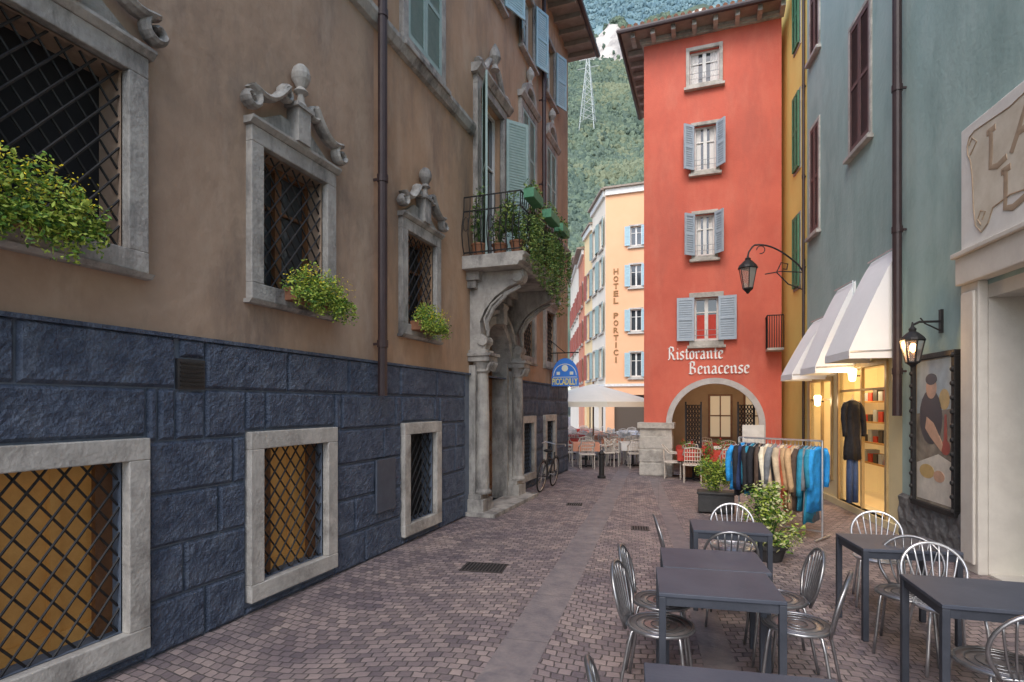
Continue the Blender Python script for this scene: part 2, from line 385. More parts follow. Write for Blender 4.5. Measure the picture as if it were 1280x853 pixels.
for k in range(nr):
    u=-5+(k%2)*.5-.6
    while u<ENDL:
        ln=random.uniform(.95,1.2); r=[(max(u,-5),min(u+ln,ENDL),k*rh,(k+1)*rh)]; u+=ln
        for h in cuts: r=[q for x in r for q in sub(x,h)]
        base=random.uniform(0,.006); sd_=random.uniform(0,50)
        for (a,b,c,d) in r:
            g=.006; a+=g;b-=g;c+=g;d-=g
            if b-a<.03 or d-c<.03: continue
            res=.024 if a<9 else .06
            nu=max(2,int((b-a)/res)); nz=max(2,int((d-c)/res)); i0=len(mb.v)
            for i in range(nu+1):
                for j in range(nz+1):
                    uu=a+(b-a)*i/nu; zz=c+(d-c)*j/nz
                    e=min(uu-a,b-uu,zz-c,d-zz); ff=min(1,e/.025)
                    if e<=1e-6: o=.006
                    else:
                        nn=noise.noise(Vector((uu*11,sd_,zz*11)))*.005+noise.noise(Vector((uu*24,sd_,zz*24)))*.007+noise.noise(Vector((uu*48,sd_,zz*48)))*.006
                        o=.014+ff*(.016+base)+nn*(.4+.6*ff)
                    mb.v.append((uu,max(o,.004),zz))
            for i in range(nu):
                for j in range(nz):
                    p=i0+i*(nz+1)+j; mb.f.append((p,p+1,p+nz+2,p+nz+1)); mb.m.append(0)
mb.obj('rusticated_base',[M_block],pal,SL,norm=False)
mb=MB(); mb.box(3.26,3.51,.0,.03,2.03,2.27)
for i in range(6): mb.box(3.28,3.49,.03,.04,2.05+i*.036,2.065+i*.036,1)
mb.obj('air_vent',[M_pot,M_iron],pal,SL)
mb=MB(); mb.box(5.98,6.42,.035,.065,.55,1.22); mb.obj('meter_hatch',[mat('hatch',(.06,.072,.10),(.08,.098,.13),8,.5)],pal,SL,bevel=.01)
mb=MB(); mb.box(-5,ENDL+.002,.0,.045,ZB-.012,ZB+.018); mb.obj('base_moulding',[M_block],pal,SL)
mb=MB(); mb.prismu([(0,6.62),(.06,6.64),(.11,6.74),(.11,6.80),(0,6.82)],-5,9.0); mb.obj('string_course',[M_stone],pal,SL)
mb=MB(); mb.prismu([(0,6.22),(.06,6.24),(.1,6.34),(.1,6.40),(0,6.42)],11.3,ENDL); mb.obj('string_course',[M_stone],pal,SL)
for i,(a,b,c,d) in enumerate(ups):
    w=window(pal,SL,a,b,c,d,fm=M_stone,fw=.15,fo=.07,rec=.25,pane=M_dark if i!=1 else M_glass,lat=.15,nosash=(i in(0,)),cas=M_door)
    uc=(a+b)/2; W=(b-a)/2+.17; zt=d+.15
    mb=MB()
    mb.prismu([(0,zt),(.08,zt),(.12,zt+.04),(.12,zt+.065),(0,zt+.065)],a-.18,b+.18)
    mb.prismu([(0,c-.19),(.07,c-.19),(.10,c-.155),(0,c-.152)],a-.18,b+.18)
    zc=zt+.065
    for sg in (1,-1):
        pth=[]; cu,cz=uc+sg*(W+.02),zc+.15
        for k in range(16):
            t=k/15; an=math.pi*2.3*(1-t); rr=.025+.085*t
            pth.append((cu+sg*rr*math.cos(an+math.pi/2),.09,cz+rr*math.sin(an+math.pi/2)))
        last=pth[-1]
        for k in range(1,9):
            t=k/8; pth.append((last[0]+(uc+sg*.20-last[0])*t,.09,last[2]+.20*t*t-.07*math.sin(math.pi*t)))
        mb.tube(pth,[.022]*6+[.030]*10+[.036]*8,8,sq=2.2)
        cu2,cz2=pth[-1][0],pth[-1][2]-.06
        mb.tube([(cu2+.06*math.cos(x)*-sg,.09,cz2+.06*math.sin(x)) for x in np.linspace(math.pi/2,math.pi*2.4,12)],[.036-.0015*k for k in range(12)],8,sq=2.0)
    mb.prism([(uc-W,zc),(uc+W,zc),(uc+W*.7,zc+.07),(uc+.22,zc+.2),(uc-.22,zc+.2),(uc-W*.7,zc+.07)],0,.045)
    mb.box(uc-.09,uc+.09,0,.15,zc+.0,zc+.33); mb.box(uc-.125,uc+.125,0,.17,zc+.33,zc+.37)
    mb.lathe([(.065,0),(.04,.05),(.03,.12),(.075,.15),(.04,.19),(.06,.22),(.088,.27),(.095,.32),(.078,.38),(.04,.42),(.01,.43)],(uc,.1,zc+.37),14)
    mb.obj('pediment',[M_stone],w,SL,bevel=.005)
for i,(a,b,c,d) in enumerate(low):
    w=window(pal,SL,a,b,c,d,fm=M_stonel,fw=.16,fo=.075,rec=.2,pane=M_wood if i<2 else M_dark,lat=.145,nosash=True)
    if i<2:
        mb=MB()
        for uu in np.linspace(a,b,4): mb.box(uu-.03,uu+.03,-.185,-.15,c,d)
        mb.box(a,b,-.184,-.16,c,c+.1); mb.box(a,b,-.184,-.16,d-.1,d)
        mb.obj('panelling',[M_wood],w,SL)
        for q0,q1 in ((a,a+.26),(b-.12,b)):
            mb=MB(); mb.box(q0,q1,-.14,-.10,c,d); mb.obj('side_panel',[M_door],w,SL)
for (a,b,c,d) in row2:
    w=window(pal,SL,a,b,c,d,fm=M_stone,fw=.14,fo=.07,shut=M_shut,closed=True,nosash=True,so=.03)
    uc=(a+b)/2
    mb=MB(); mb.prismu([(0,d+.14),(.1,d+.14),(.16,d+.22),(.16,d+.26),(0,d+.28)],a-.2,b+.2)
    archring(mb,uc,d+.28,.3,.42,0,.12,10); mb.lathe([(.06,0),(.04,.1),(.1,.2),(.09,.3),(.02,.42)],(uc,.08,d+.68),10)
    mb.obj('pediment',[M_stone],w,SL)
for (a,b,c,d) in row3:
    window(pal,SL,a,b,c,d,fm=M_stone,fw=.1,fo=.05,shut=M_shutlb if a>9 else M_shut,sang=(165,158),cas=M_white)
a,b,c,d=bdoor
w=window(pal,SL,a,b,c,d,fm=M_stone,fw=.16,fo=.09,shut=M_shut,sw=.5,sang=(150,140),cas=M_white,sill=False)
mb=MB(); mb.prismu([(0,d+.16),(.12,d+.16),(.2,d+.26),(.2,d+.3),(0,d+.32)],a-.25,b+.25); uc=(a+b)/2
for sg in(1,-1):
    mb.tube([(uc+sg*(.8-.62*t),.1,d+.36+.32*t*t+.05*math.sin(t*9)) for t in np.linspace(0,1,10)],.06,8)
mb.lathe([(.09,0),(.05,.1),(.12,.22),(.1,.34),(.02,.5)],(uc,.12,d+.62),12)
mb.obj('pediment',[M_stone],w,SL)
por=MB()
for uu in (9.06,10.94):
    por.box(uu-.22,uu+.22,0,.30,0,.28); por.box(uu-.18,uu+.18,0,.24,.28,.36)
    por.box(uu-.15,uu+.15,0,.12,.36,2.6)
    por.lathe([(.15,0),(.16,.04),(.12,.09),(.11,.6),(.118,1.2),(.098,2.1),(.13,2.13),(.12,2.17),(.15,2.24),(.18,2.3)],(uu,.2,.36),16)
    for q in (0,1,2,3,4): por.tube([(uu-.15+.075*q,.34,2.50),(uu-.15+.075*q,.38,2.60),(uu-.15+.075*q,.42,2.65)],[.02,.03,.015],6)
    por.box(uu-.20,uu+.20,0,.40,2.66,2.75); por.box(uu-.23,uu+.23,0,.44,2.75,2.80); por.box(uu-.17,uu+.17,0,.34,2.80,2.86)
    cons=[(0,2.86),(.28,2.86),(.32,3.0),(.21,3.15),(.19,3.35),(.28,3.55),(.46,3.76),(.70,3.92),(.95,4.0),(1.0,4.1),(.98,4.2),(0,4.2)]
    por.prismu(cons,uu-.11,uu+.11)
    por.tube([(uu-.15,.25,3.02),(uu+.15,.25,3.02)],.09,12); por.tube([(uu-.15,.88,4.09),(uu+.15,.88,4.09)],.10,12)
    por.tube([(uu,.30,3.1),(uu,.27,3.35),(uu,.39,3.6),(uu,.64,3.83),(uu,.9,3.94)],[.03,.05,.055,.05,.03],8)
    for q in (-.075,.075): por.tube([(uu+q,.30,3.2),(uu+q,.26,3.4),(uu+q,.39,3.64),(uu+q,.60,3.81)],[.015,.024,.024,.015],6)
archring(por,puc,pzs,pr-.02,pr+.13,-.25,.14,22); archring(por,puc,pzs,pr+.13,pr+.17,0,.10,22); archring(por,puc,pzs,pr+.17,pr+.25,0,.20,22)
por.box(puc-.10,puc+.10,0,.28,pzs+pr-.03,pzs+pr+.36); por.tube([(puc-.13,.24,pzs+pr+.3),(puc+.13,.24,pzs+pr+.3)],.06,10)
por.box(pu0-.06,pu0+.04,-.28,.06,0,pzs); por.box(pu1-.04,pu1+.06,-.28,.06,0,pzs)
por.box(8.84,11.16,0,.16,3.92,4.05); por.box(8.80,11.20,0,.24,4.05,4.2)
por.box(8.75,11.25,0,.55,0,.07)
portal=por.obj('portal',[M_stone],pal,SL,bevel=.006)
mb=MB(); mb.quad((pu0,-.27,0),(pu1,-.27,0),(pu1,-.27,pzs+pr),(pu0,-.27,pzs+pr))
for uu in (puc-.35,puc+.35):
    for z0,z1 in ((.2,1.0),(1.1,1.9),(2.0,2.65)):
        ring(mb,uu-.2,uu+.2,z0+.08,z1-.08,.05,-.27,-.23); mb.box(uu-.14,uu+.14,-.27,-.225,z0+.14,z1-.14)
mb.box(puc-.02,puc+.02,-.27,-.21,0,3.4); mb.obj('door',[M_door],portal,SL,bevel=.006)
bal=MB(); b0,b1,bo=8.62,11.35,1.08
bal.prismu([(0,4.2),(bo-.08,4.2),(bo-.06,4.25),(bo,4.27),(bo,4.34),(bo+.04,4.37),(bo+.04,4.42),(0,4.42)],b0,b1)
balc=bal.obj('balcony',[M_stone],pal,SL,bevel=.008)
mb=MB(); zt=5.42
def belly(p0,p1,n,ax):
    for i in range(n+1):
        t=i/n; x=p0[0]+(p1[0]-p0[0])*t; y=p0[1]+(p1[1]-p0[1])*t
        pts=[]
        for k in range(7):
            q=k/6; out=.09*math.sin(math.pi*min(1,q*1.35))*(1 if q<.74 else 0)
            pts.append((x+ax[0]*out,y+ax[1]*out,4.45+(zt-4.45)*q))
        mb.tube(pts,.009,4)
        if i<n and i%2==0:
            xm=x+(p1[0]-p0[0])/n*.5; ym=y+(p1[1]-p0[1])/n*.5
            c=[(xm+(p1[0]-p0[0])/n*.42*math.cos(a)+ax[0]*.05,ym+(p1[1]-p0[1])/n*.42*math.cos(a)+ax[1]*.05,4.95+.12*math.sin(a)) for a in np.linspace(0,2*math.pi,9)[:-1]]
            mb.tube(c,.007,4,closed=True)
belly((b0+.05,.02),(b0+.05,bo-.05),9,(-1,0)); belly((b0+.05,bo-.05),(b1-.05,bo-.05),24,(0,1)); belly((b1-.05,bo-.05),(b1-.05,.02),9,(1,0))
for z in (4.48,5.18,zt): mb.tube([(b0+.05,.02,z),(b0+.05,bo-.05,z),(b1-.05,bo-.05,z),(b1-.05,.02,z)],.014,5)
mb.obj('railing',[M_iron],balc,SL)
mb=MB(); e0=TOPL
mb.box(-5,ENDL+.5,-8,.75,e0+.002,e0+.06,0)
u=-4.8
while u<ENDL+.4:
    mb.box(u,u+.09,-.02,.72,e0-.12,e0,0); u+=.55
mb.tube([(-5,.80,e0+.02),(ENDL+.5,.80,e0+.02)],.07,8,1)
mb.prismu([(.78,e0+.07),(.78,e0+.14),(-8,e0+2.8),(-8,e0+.07)],-5,ENDL+.5,2)
mb.obj('roof',[M_soffit,M_pipe,M_tile],pal,SL)
def pipe(parent,S,u,z0,z1,r=.055,o=.13,shoe=True,m=M_pipe):
    mb=MB(); mb.tube([(u,o,z1),(u,o,z0+.12),(u,o,z0)],r,12)
    z=z0+.6
    while z<z1: mb.tube([(u,o,z),(u,o,z+.09)],r*1.18,12); mb.box(u-.012,u+.012,0,o,z+.03,z+.06); z+=2.05
    mb.obj('drainpipe',[m],parent,S,smooth=False)
pipe(pal,SL,UP,2.02,TOPL-.05,.058)
pipe(pal,SL,13.1,4.6,TOPL-.05,.05)
def window_box(S,u0,u1,z,o,spill,label,yellow=True,dens=1.0,hang=.25,hgt_=.3):
    M=S@Matrix.Translation(((u0+u1)/2,o,z)); M=Matrix.Translation(M.translation)
    r=root('window_box',label,'plant',M,'planted window boxes on the palazzo sills')
    mb=MB(); mb.box(u0+.05,u1-.05,o-.09,o+.09,z,z+.13); mb.obj('trough',[M_terra],r,S,bevel=.01)
    mb=MB(); n=int((u1-u0)*11)
    for i in range(n):
        uu=u0+(u1-u0)*(i+.5)/n
        ed=min(1,.55+.9*min(i+.5,n-i-.5)/n*2); hm=random.uniform(.75,1.2)*ed
        mb.leaves((uu+random.uniform(-.04,.04),o+random.uniform(0.02,.12),z+.08+hgt_*.35*hm),(.11,.15,hgt_*.52*hm),int(190*dens*ed),.019,(0,0,2,2,1,2),shell=.2)
        mb.leaves((uu,o+.15,z+.02),(.10,.09,.12*ed+.02),int(60*dens),.018,(0,2,2,1),shell=.1)
        for _ in range(int(2*spill)):
            x,y,zz=uu+random.uniform(-.1,.1),o+.12,z+.08; ln=random.uniform(.2,1)*hang; st=[]
            for k in range(7):
                t=k/6; st.append((x,y+.06*math.sin(t*2),zz-ln*t+.03*math.sin(t*3))); x+=random.uniform(-.02,.02)
            mb.tube(st,.003,3,2)
            for p in st: mb.leaves(p,(.045,.045,.045),11,.018,(0,2,2,1),shell=0)
        if yellow: mb.leaves((uu,o+.11,z+.10+hgt_*.35),(.12,.17,hgt_*.55*ed),46,.011,(3,),shell=.6)
        for _ in range(3):
            x=uu+random.uniform(-.05,.05); hh=random.uniform(.5,.9)*hgt_*ed
            mb.leaves((x,o+.05,z+.13+hh*.7),(.035,.045,hh*.5),16,.016,(0,2,2),shell=0)
    mb.obj('foliage',[M_leaf1,M_leaf2,M_leafy,M_flow],r,S,norm=False)
window_box(SL,1.40,2.50,2.96,.13,2.2,'trailing green plant with small yellow flowers in a window box',True,1.25,.28,.38)
window_box(SL,4.33,5.10,2.92,.14,2,'bright green flowering plant in a box on a grilled window sill',True,1.0,.22,.32)
window_box(SL,6.76,7.48,2.94,.14,1,'compact bright green plant in a box on a grilled window sill',True,1.0,.14,.34)
def pot_plant(S,u,o,z,h,rad,label,hang=0,mats=(0,0,1,2),n=500,size=.035):
    M=Matrix.Translation((S@Vector((u,o,z))))
    r=root('potted_plant',label,'plant',M,'potted plants on the balcony')
    mb=MB(); mb.lathe([(.09,0),(.13,.2),(.14,.2),(.14,.23)],(u,o,z),12); mb.obj('pot',[M_terra],r,S)
    mb=MB()
    for _ in range(13):
        cx,cy,cz=u+random.uniform(-rad,rad)*.8,o+random.uniform(-rad,rad)*.6,z+.25+random.uniform(.1,1)*h*.7
        mb.tube([(u,o,z+.2),((u+cx)/2,(o+cy)/2,z+.2+h*.3),(cx,cy,cz)],.006,4,1)
        mb.leaves((cx,cy,cz),(rad*.42,rad*.42,h*.2),n//13,size,mats,shell=.1)
    if hang:
        for _ in range(18):
            x=u+random.uniform(-rad,rad)*1.2; y=max(o,.98)+.1+random.uniform(0,.18); hg=hang*random.uniform(.3,1.1)
            for k in range(9):
                zz=z+.55-hg*k/8; mb.leaves((x+random.uniform(-.03,.03),y,zz),(.05,.05,.06),10,size*.75,mats,shell=0)
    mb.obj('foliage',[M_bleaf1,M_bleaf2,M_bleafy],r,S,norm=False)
pot_plant(SL,8.98,.55,4.43,.75,.26,'leafy potted plant on a stone balcony',.0,n=420)
pot_plant(SL,8.90,.90,4.43,.95,.30,'bushy trailing plant at the balcony corner',.75,n=650,mats=(0,0,1,2,2))
pot_plant(SL,9.5,.95,4.43,.9,.33,'large trailing plant spilling over a balcony railing',.9,n=600,mats=(0,0,1,2,2))
pot_plant(SL,10.2,.97,4.43,.9,.35,'dense trailing plant spilling over a balcony railing',1.0,n=600)
pot_plant(SL,10.9,.97,4.43,.9,.33,'bushy green plant on a stone balcony corner',1.2,n=600)
pot_plant(SL,8.85,.22,4.43,1.4,.16,'tall slender potted shrub beside the balcony door',0,n=240)
for k,(u0,u1) in enumerate(((8.7,9.25),(9.75,10.35),(10.6,11.15))):
    M=Matrix.Translation(SL@Vector((u0,1.15,5.3)))
    r=root('railing_trough','dark green trough planter hooked on the balcony railing','planter',M,'troughs on the balcony railing')
    mb=MB(); mb.box(u0,u1,1.07,1.25,5.3,5.46); mb.obj('trough',[M_shutg],r,SL,bevel=.01)
    mb=MB()
    for i in range(5): mb.leaves((u0+(u1-u0)*(i+.5)/5,1.16,5.52),(.1,.11,.11),45,.025,(0,1,2),shell=0)
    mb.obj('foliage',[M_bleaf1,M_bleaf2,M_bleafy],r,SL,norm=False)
def bar_sign():
    Yp=14.1; r=root('hanging_sign','blue round-topped bar sign on an iron bracket','sign',T(-3.98,Yp,2.3))
    x0,x1=-3.93,-3.22; zc=2.40
    S=frame((0,Yp),(1,0),(0,-1)); mb=MB()
    xm=(x0+x1)/2; w=(x1-x0)/2
    pts=[(x0,zc),(x1,zc),(x1,zc+.24)]+[(xm+w*.97*math.cos(a),zc+.26+.46*math.sin(a)) for a in np.linspace(0,math.pi,16)]+[(x0,zc+.24)]
    mb.prism(pts,-.03,.03,0)
    mb.obj('panel',[mat('sign_blue',(.05,.24,.80),rough=.4)],r,S)
    mb=MB(); text_into(mb,'PICCADILLY',x0+.02,x1-.02,zc+.03,zc+.20,.031,.004,bold=.02); mb.obj('lettering',[mat('sign_yellow',(.95,.82,.2),rough=.5)],r,S)
    mb=MB()
    archring(mb,xm,zc+.27,w*.82,w*.87,.031,.035,18)
    mb.lathe([(.085,0),(.085,.004)],(0,0,0),16,M=Matrix.Translation((xm,.036,zc+.46))@Matrix.Rotation(math.pi/2,4,'X'))
    mb.box(xm-.22,xm-.13,.031,.035,zc+.29,zc+.37); mb.box(xm+.13,xm+.22,.031,.035,zc+.29,zc+.37); mb.box(x0+.04,x1-.04,.031,.034,zc+.222,zc+.238)
    mb.obj('emblem',[mat('sign_pale',(.80,.84,.75),rough=.5)],r,S)
    mb=MB(); mb.tube([(x0-.05,0,zc+.86),(x1,0,zc+.86)],.015,6); mb.tube([(x0-.05,0,zc+1.2),(xm,0,zc+.86)],.01,6)
    mb.tube([(x0+.15,0,zc+.6),(x0+.15,0,zc+.86)],.008,5); mb.tube([(x1-.15,0,zc+.6),(x1-.15,0,zc+.86)],.008,5); mb.obj('bracket',[M_iron],r,S)
bar_sign()
# ================================================================== RED HOUSE
red=root('red_house','tall coral red house with arched restaurant loggia and blue-grey shutters','building',T(0,YR))
xl=hit(SRED,805)[0]; xr=hit(SRED,977)[0]
ZT=hit(SRED,975,22)[1]
def rect(S,p0,p1,y0,y1):
    a=hit(S,p0)[0]; b=hit(S,p1)[0]; pm=(p0+p1)/2
    return (a,b,hit(S,pm,y1)[1],hit(S,pm,y0)[1])
rw=[rect(SRED,862,899,62,104),rect(SRED,868,895,157,213),rect(SRED,869,893,268,320),rect(SRED,868,898,372,426)]
ac=hit(SRED,893)[0]; zs=hit(SRED,893,531)[1]; ar=(hit(SRED,949)[0]-hit(SRED,838)[0])/2
holes=rw+[(ac-ar,ac+ar,0,zs+ar)]
mb=MB(); facade(mb,xl,xr,0,ZT,holes,.3); archfill(mb,ac,ar,zs,ac-ar,ac+ar,zs+ar,.35)
DB=3.6
mb.quad((xl,0,3.1),(xl,0,ZT),(xl,-DB,ZT),(xl,-DB,3.1)); mb.quad((xr,0,0),(xr,0,ZT),(xr,-DB,ZT),(xr,-DB,0)); mb.quad((xl,-DB,3.1),(xr,-DB,3.1),(xr,-DB,ZT),(xl,-DB,ZT))
mb.box(xl+.02,xr-.02,-DB+.02,-.4,3.1,ZT-.02)
mb.quad((xl,0,0),(xl,0,3.1),(xl,-.5,3.1),(xl,-.5,0)); mb.quad((xl,-DB+.5,0),(xl,-DB+.5,3.1),(xl,-DB,3.1),(xl,-DB,0))
mb.obj('wall',[M_red],red,SRED,norm=False)
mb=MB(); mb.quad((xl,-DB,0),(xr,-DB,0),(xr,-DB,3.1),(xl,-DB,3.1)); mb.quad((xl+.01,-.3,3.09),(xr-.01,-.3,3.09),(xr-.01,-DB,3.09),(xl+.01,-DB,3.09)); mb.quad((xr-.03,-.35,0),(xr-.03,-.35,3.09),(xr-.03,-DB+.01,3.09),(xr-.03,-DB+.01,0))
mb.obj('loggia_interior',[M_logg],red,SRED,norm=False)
mb=MB(); archring(mb,ac,zs,ar-.02,ar+.13,-.1,.05,26); mb.box(ac+ar-.02,ac+ar+.13,-.1,.05,.0,zs); mb.obj('arch_surround',[mat('arch_trim',(.54,.52,.50),(.42,.40,.39),4,.8,.3,20)],red,SRED)
mb=MB(); mb.box(xl-.1,ac-ar+.03,-.4,.12,0,zs-.12); mb.box(xl-.16,ac-ar+.09,-.42,.18,zs-.12,zs+.04)
for k in range(3): mb.box(xl-.112,ac-ar+.042,-.38,.132,.02+k*.36,.34+k*.36)
mb.obj('corner_pier',[M_stonel],red,SRED,bevel=.012)
M_rail=mat('grey_window_rail',(.30,.31,.33),rough=.5)
for i,(a,b,c,d) in enumerate(rw):
    if i==0: window(red,SRED,a,b,c,d,fm=M_stonel,fw=.09,rec=.15,curtain=True)
    elif i<3: window(red,SRED,a,b,c,d,fm=M_stonel,fw=.09,rec=.15,shut=M_shutb,sw=.31,sang=(140,130),curtain=True,slat=.06)
    else:
        w=window(red,SRED,a,b,c,d,fm=M_stonel,fw=.13,rec=.15,shut=M_shutb,sw=.44,sang=(174,174),slat=.06)
        mb=MB(); mb.quad((a+.06,-.13,c+.05),(b-.06,-.13,c+.05),(b-.06,-.13,c+.7),(a+.06,-.13,c+.7)); mb.obj('curtain',[M_clothr],w,SRED)
    mb=MB()
    for z in (c+.14,c+.28): mb.tube([(a,.02,z),(b,.02,z)],.007,5)
    mb.tube([((a+b)/2,.02,c+.14),((a+b)/2,.02,c+.28)],.007,5)
    mb.obj('guard_rail',[M_rail],red,SRED)
mb=MB()
blackletter(mb,'Ristorante',hit(SRED,835)[0],hit(SRED,905)[0],hit(SRED,870,449.5)[1],hit(SRED,870,432)[1],.0,.03)
mb.obj('lettering',[M_text],red,SRED)
mb=MB(); blackletter(mb,'Benacense',hit(SRED,861)[0],hit(SRED,938)[0],hit(SRED,900,467.5)[1],hit(SRED,900,450.5)[1],.0,.03)
mb.obj('lettering',[M_text],red,SRED)
mb=MB(); OV=.55; zt=ZT+.12
mb.box(xl-OV,xr+.02,-DB-OV,OV,zt,zt+.06,0)
mb.box(xl-.06,xr,-DB,.08,ZT-.02,zt,3); mb.box(xl-.1,xr,-.0,.12,ZT+.04,zt-.001,3)
u=xl-.3
while u<xr-.05: mb.box(u,u+.11,.0,OV-.08,zt-.13,zt-.002,3); u+=.52
y=-.3
while y>-DB-.3: mb.box(xl-OV+.08,xl,y-.1,y,zt-.13,zt-.002,3); y-=.52
mb.tube([(xr+.02,OV+.05,zt+.02),(xl-OV-.05,OV+.05,zt+.02),(xl-OV-.05,-DB-OV,zt+.02)],.07,8,1)
cx,cy=(xl+xr)/2,-DB/2; zr=zt+1.1
A=(xl-OV,OV,zt+.07);B=(xr+.02,OV,zt+.07);C=(xr+.02,-DB-OV,zt+.07);D=(xl-OV,-DB-OV,zt+.07);E=(cx,cy,zr)
for p,q in ((A,B),(B,C),(C,D),(D,A)): mb.poly([p,q,E],2)
u=xl-OV+.06
while u<xr+.02: mb.tube([(u,OV+.06,zt+.10),(u,OV-.5,zt+.27)],.06,6,2); u+=.17
mb.obj('roof',[M_soffit,M_pipe,M_tile,M_stonel],red,SRED)
mb=MB(); u0,u1=hit(SRED,957)[0],xr; zb=hit(SRED,968,440)[1]
mb.box(u0,u1,0,.5,zb,zb+.06); br=mb.obj('balcony',[M_stonel],red,SRED)
mb=MB()
for k in range(8): mb.tube([(u0+(u1-u0)*k/7,.47,zb+.06),(u0+(u1-u0)*k/7,.47,zb+.85)],.01,4)
for k in range(6): mb.tube([(u0+.01,.47*k/6,zb+.06),(u0+.01,.47*k/6,zb+.85)],.01,4)
mb.tube([(u0,0,zb+.86),(u0,.47,zb+.86),(u1,.47,zb+.86)],.015,5); mb.obj('railing',[M_iron],br,SRED)
M_lw=mat('lit_loggia_pane',(.5,.42,.3),rough=.5,emit=(1,.78,.5),estr=.28)
for (a,b) in ((-.05,.55),(1.0,1.45)):
    S2=frame((0,YR+DB-.01),(1,0),(0,-1)); mb=MB(); mb.quad((a,.01,.9),(b,.01,.9),(b,.01,2.2),(a,.01,2.2)); w=mb.obj('window',[M_lw],red,S2)
    mb=MB(); ring(mb,a,b,.9,2.2,.06,0,.05); mb.box((a+b)/2-.02,(a+b)/2+.02,0,.04,.9,2.2); mb.box(a,b,0,.04,1.55,1.59)
    mb.obj('frame',[M_door],w,S2)
for px in (866,934):
    mb=MB(); u=hit(SRED,px)[0]
    for i in range(5):
        for j in range(9):
            cx,cz=u-.15+i*.075,.9+j*.12
            mb.tube([(cx+.035*math.cos(q),-.5,cz+.055*math.sin(q)) for q in np.linspace(0,2*math.pi,7)[:-1]],.015,4,closed=True)
    mb.box(u-.2,u+.2,-.51,-.48,.0,.86)
    for uu in (u-.2,u+.2): mb.box(uu-.02,uu+.02,-.52,-.47,.0,2.0)
    mb.obj('iron_screen',[M_iron],red,SRED)
for uu in (-.6,.3,1.1):
    rr=root('ceiling_lamp','small glowing ceiling lamp inside the restaurant loggia','lamp',T(uu,YR+1.6,2.9),'loggia ceiling lamps')
    mb=MB(); mb.lathe([(.02,.12),(.08,.05),(.09,.0),(.05,-.06),(.01,-.07)],(uu,YR+1.6,2.75),12); mb.obj('globe',[M_bulb],rr)
    mb=MB(); mb.tube([(uu,YR+1.6,2.86),(uu,YR+1.6,3.08)],.008,5); mb.obj('cord',[M_iron],rr)
# ================================================================== TEAL + YELLOW HOUSES
U1213=hit(SR,1213)[0]; U1128=hit(SR,1128)[0]; UEND=hit(SR,1009)[0]; Z1=3.25; ZTT=13.2
teal=root('grey_green_house','grey-green rendered house with cream shopfront, brown shutters and stone plinth','building',T(2.6,10))
def rectR(p0,p1,y0,y1):
    a=hit(SR,p1)[0]; b=hit(SR,p0)[0]; pm=(p0+p1)/2
    return (a,b,hit(SR,pm,y1)[1],hit(SR,pm,y0)[1])
wn=rectR(1064,1088,-40,178); wf=rectR(1014,1024,158,288); wf2=rectR(1014,1024,-70,64)
wn=(wn[0],wn[1],wn[2],wn[2]+2.2)
mb=MB(); facade(mb,-5,UEND,Z1,ZTT,[wn,wf,wf2],.2); facade(mb,U1213,U1128,0,Z1,[],.2)
mb.box(-4.99,UEND-.02,-7,-.3,Z1+.02,ZTT-.02); mb.obj('wall',[M_teal],teal,SR,norm=False)
d1=rectR(1050,1108,470,640); d1=(d1[0],d1[1],0.12,2.55); d2=rectR(1014,1040,470,640); d2=(d2[0],d2[1],.5,2.4)
mb=MB(); facade(mb,U1128,UEND,0,Z1,[d1,d2],.25); mb.box(U1128,UEND,0,.05,0,.12)
mb.obj('shopfront_wall',[M_cream],teal,SR,norm=False)
mb=MB(); a,b=U1128+.05,UEND-.05
mb.quad((a,-1.4,0),(b,-1.4,0),(b,-1.4,3),(a,-1.4,3)); mb.quad((a,-.26,3),(b,-.26,3),(b,-1.4,3),(a,-1.4,3)); mb.quad((a,-.26,0),(a,-1.4,0),(a,-1.4,3),(a,-.26,3)); mb.quad((b,-.26,0),(b,-1.4,0),(b,-1.4,3),(b,-.26,3)); mb.quad((a,-.26,.02),(b,-.26,.02),(b,-1.4,.02),(a,-1.4,.02))
mb.obj('shop_interior',[M_warmw],teal,SR,norm=False)
M_varn=mat('varnished_frame',(.5,.36,.17),(.42,.29,.13),6,.4)
for (a,b,c,d) in (d1,d2):
    mb=MB(); ring(mb,a,b,c,d,.07,-.06,.03,0,wb=.0001 if c<.2 else .07)
    mb.box((a+b)/2-.025,(a+b)/2+.025,-.05,.0,c,d); mb.box(a,b,-.045,-.005,d-.4,d-.36)
    mb.obj('shop_window_frame',[M_varn],teal,SR)
for k in range(4):
    mb=MB(); z=.7+k*.42; mb.box(d2[0]-.2,d2[1]+.2,-1.3,-.9,z,z+.03)
    for j in range(5): mb.box(d2[0]+j*.25-.1,d2[0]+j*.25+.08,-1.2,-.95,z+.03,z+.03+random.uniform(.1,.25),1+(j+k)%3)
    mb.obj('display_shelf',[M_wood,M_clothr,M_shutb,M_pot],teal,SR)
mb=MB(); nu,nz=40,14; a,b=U1213,U1128
for i in range(nu+1):
    for j in range(nz+1):
        uu=a+(b-a)*i/nu; zz=.62*j/nz+.03*noise.noise(Vector((uu*5,0,0))); o=.05+noise.noise(Vector((uu*9,0,zz*9)))*.03
        if j==nz: o=.0
        mb.v.append((uu,max(.004,o),max(0,zz)))
for i in range(nu):
    for j in range(nz):
        p=i*(nz+1)+j; mb.f.append((p,p+1,p+nz+2,p+nz+1)); mb.m.append(0)
mb.obj('plinth',[mat('rough_grey_plinth',(.20,.20,.20),(.11,.11,.11),6,.9,.8,20)],teal,SR,norm=False)
oh=(5.6,U1213-.34,.02,3.1)
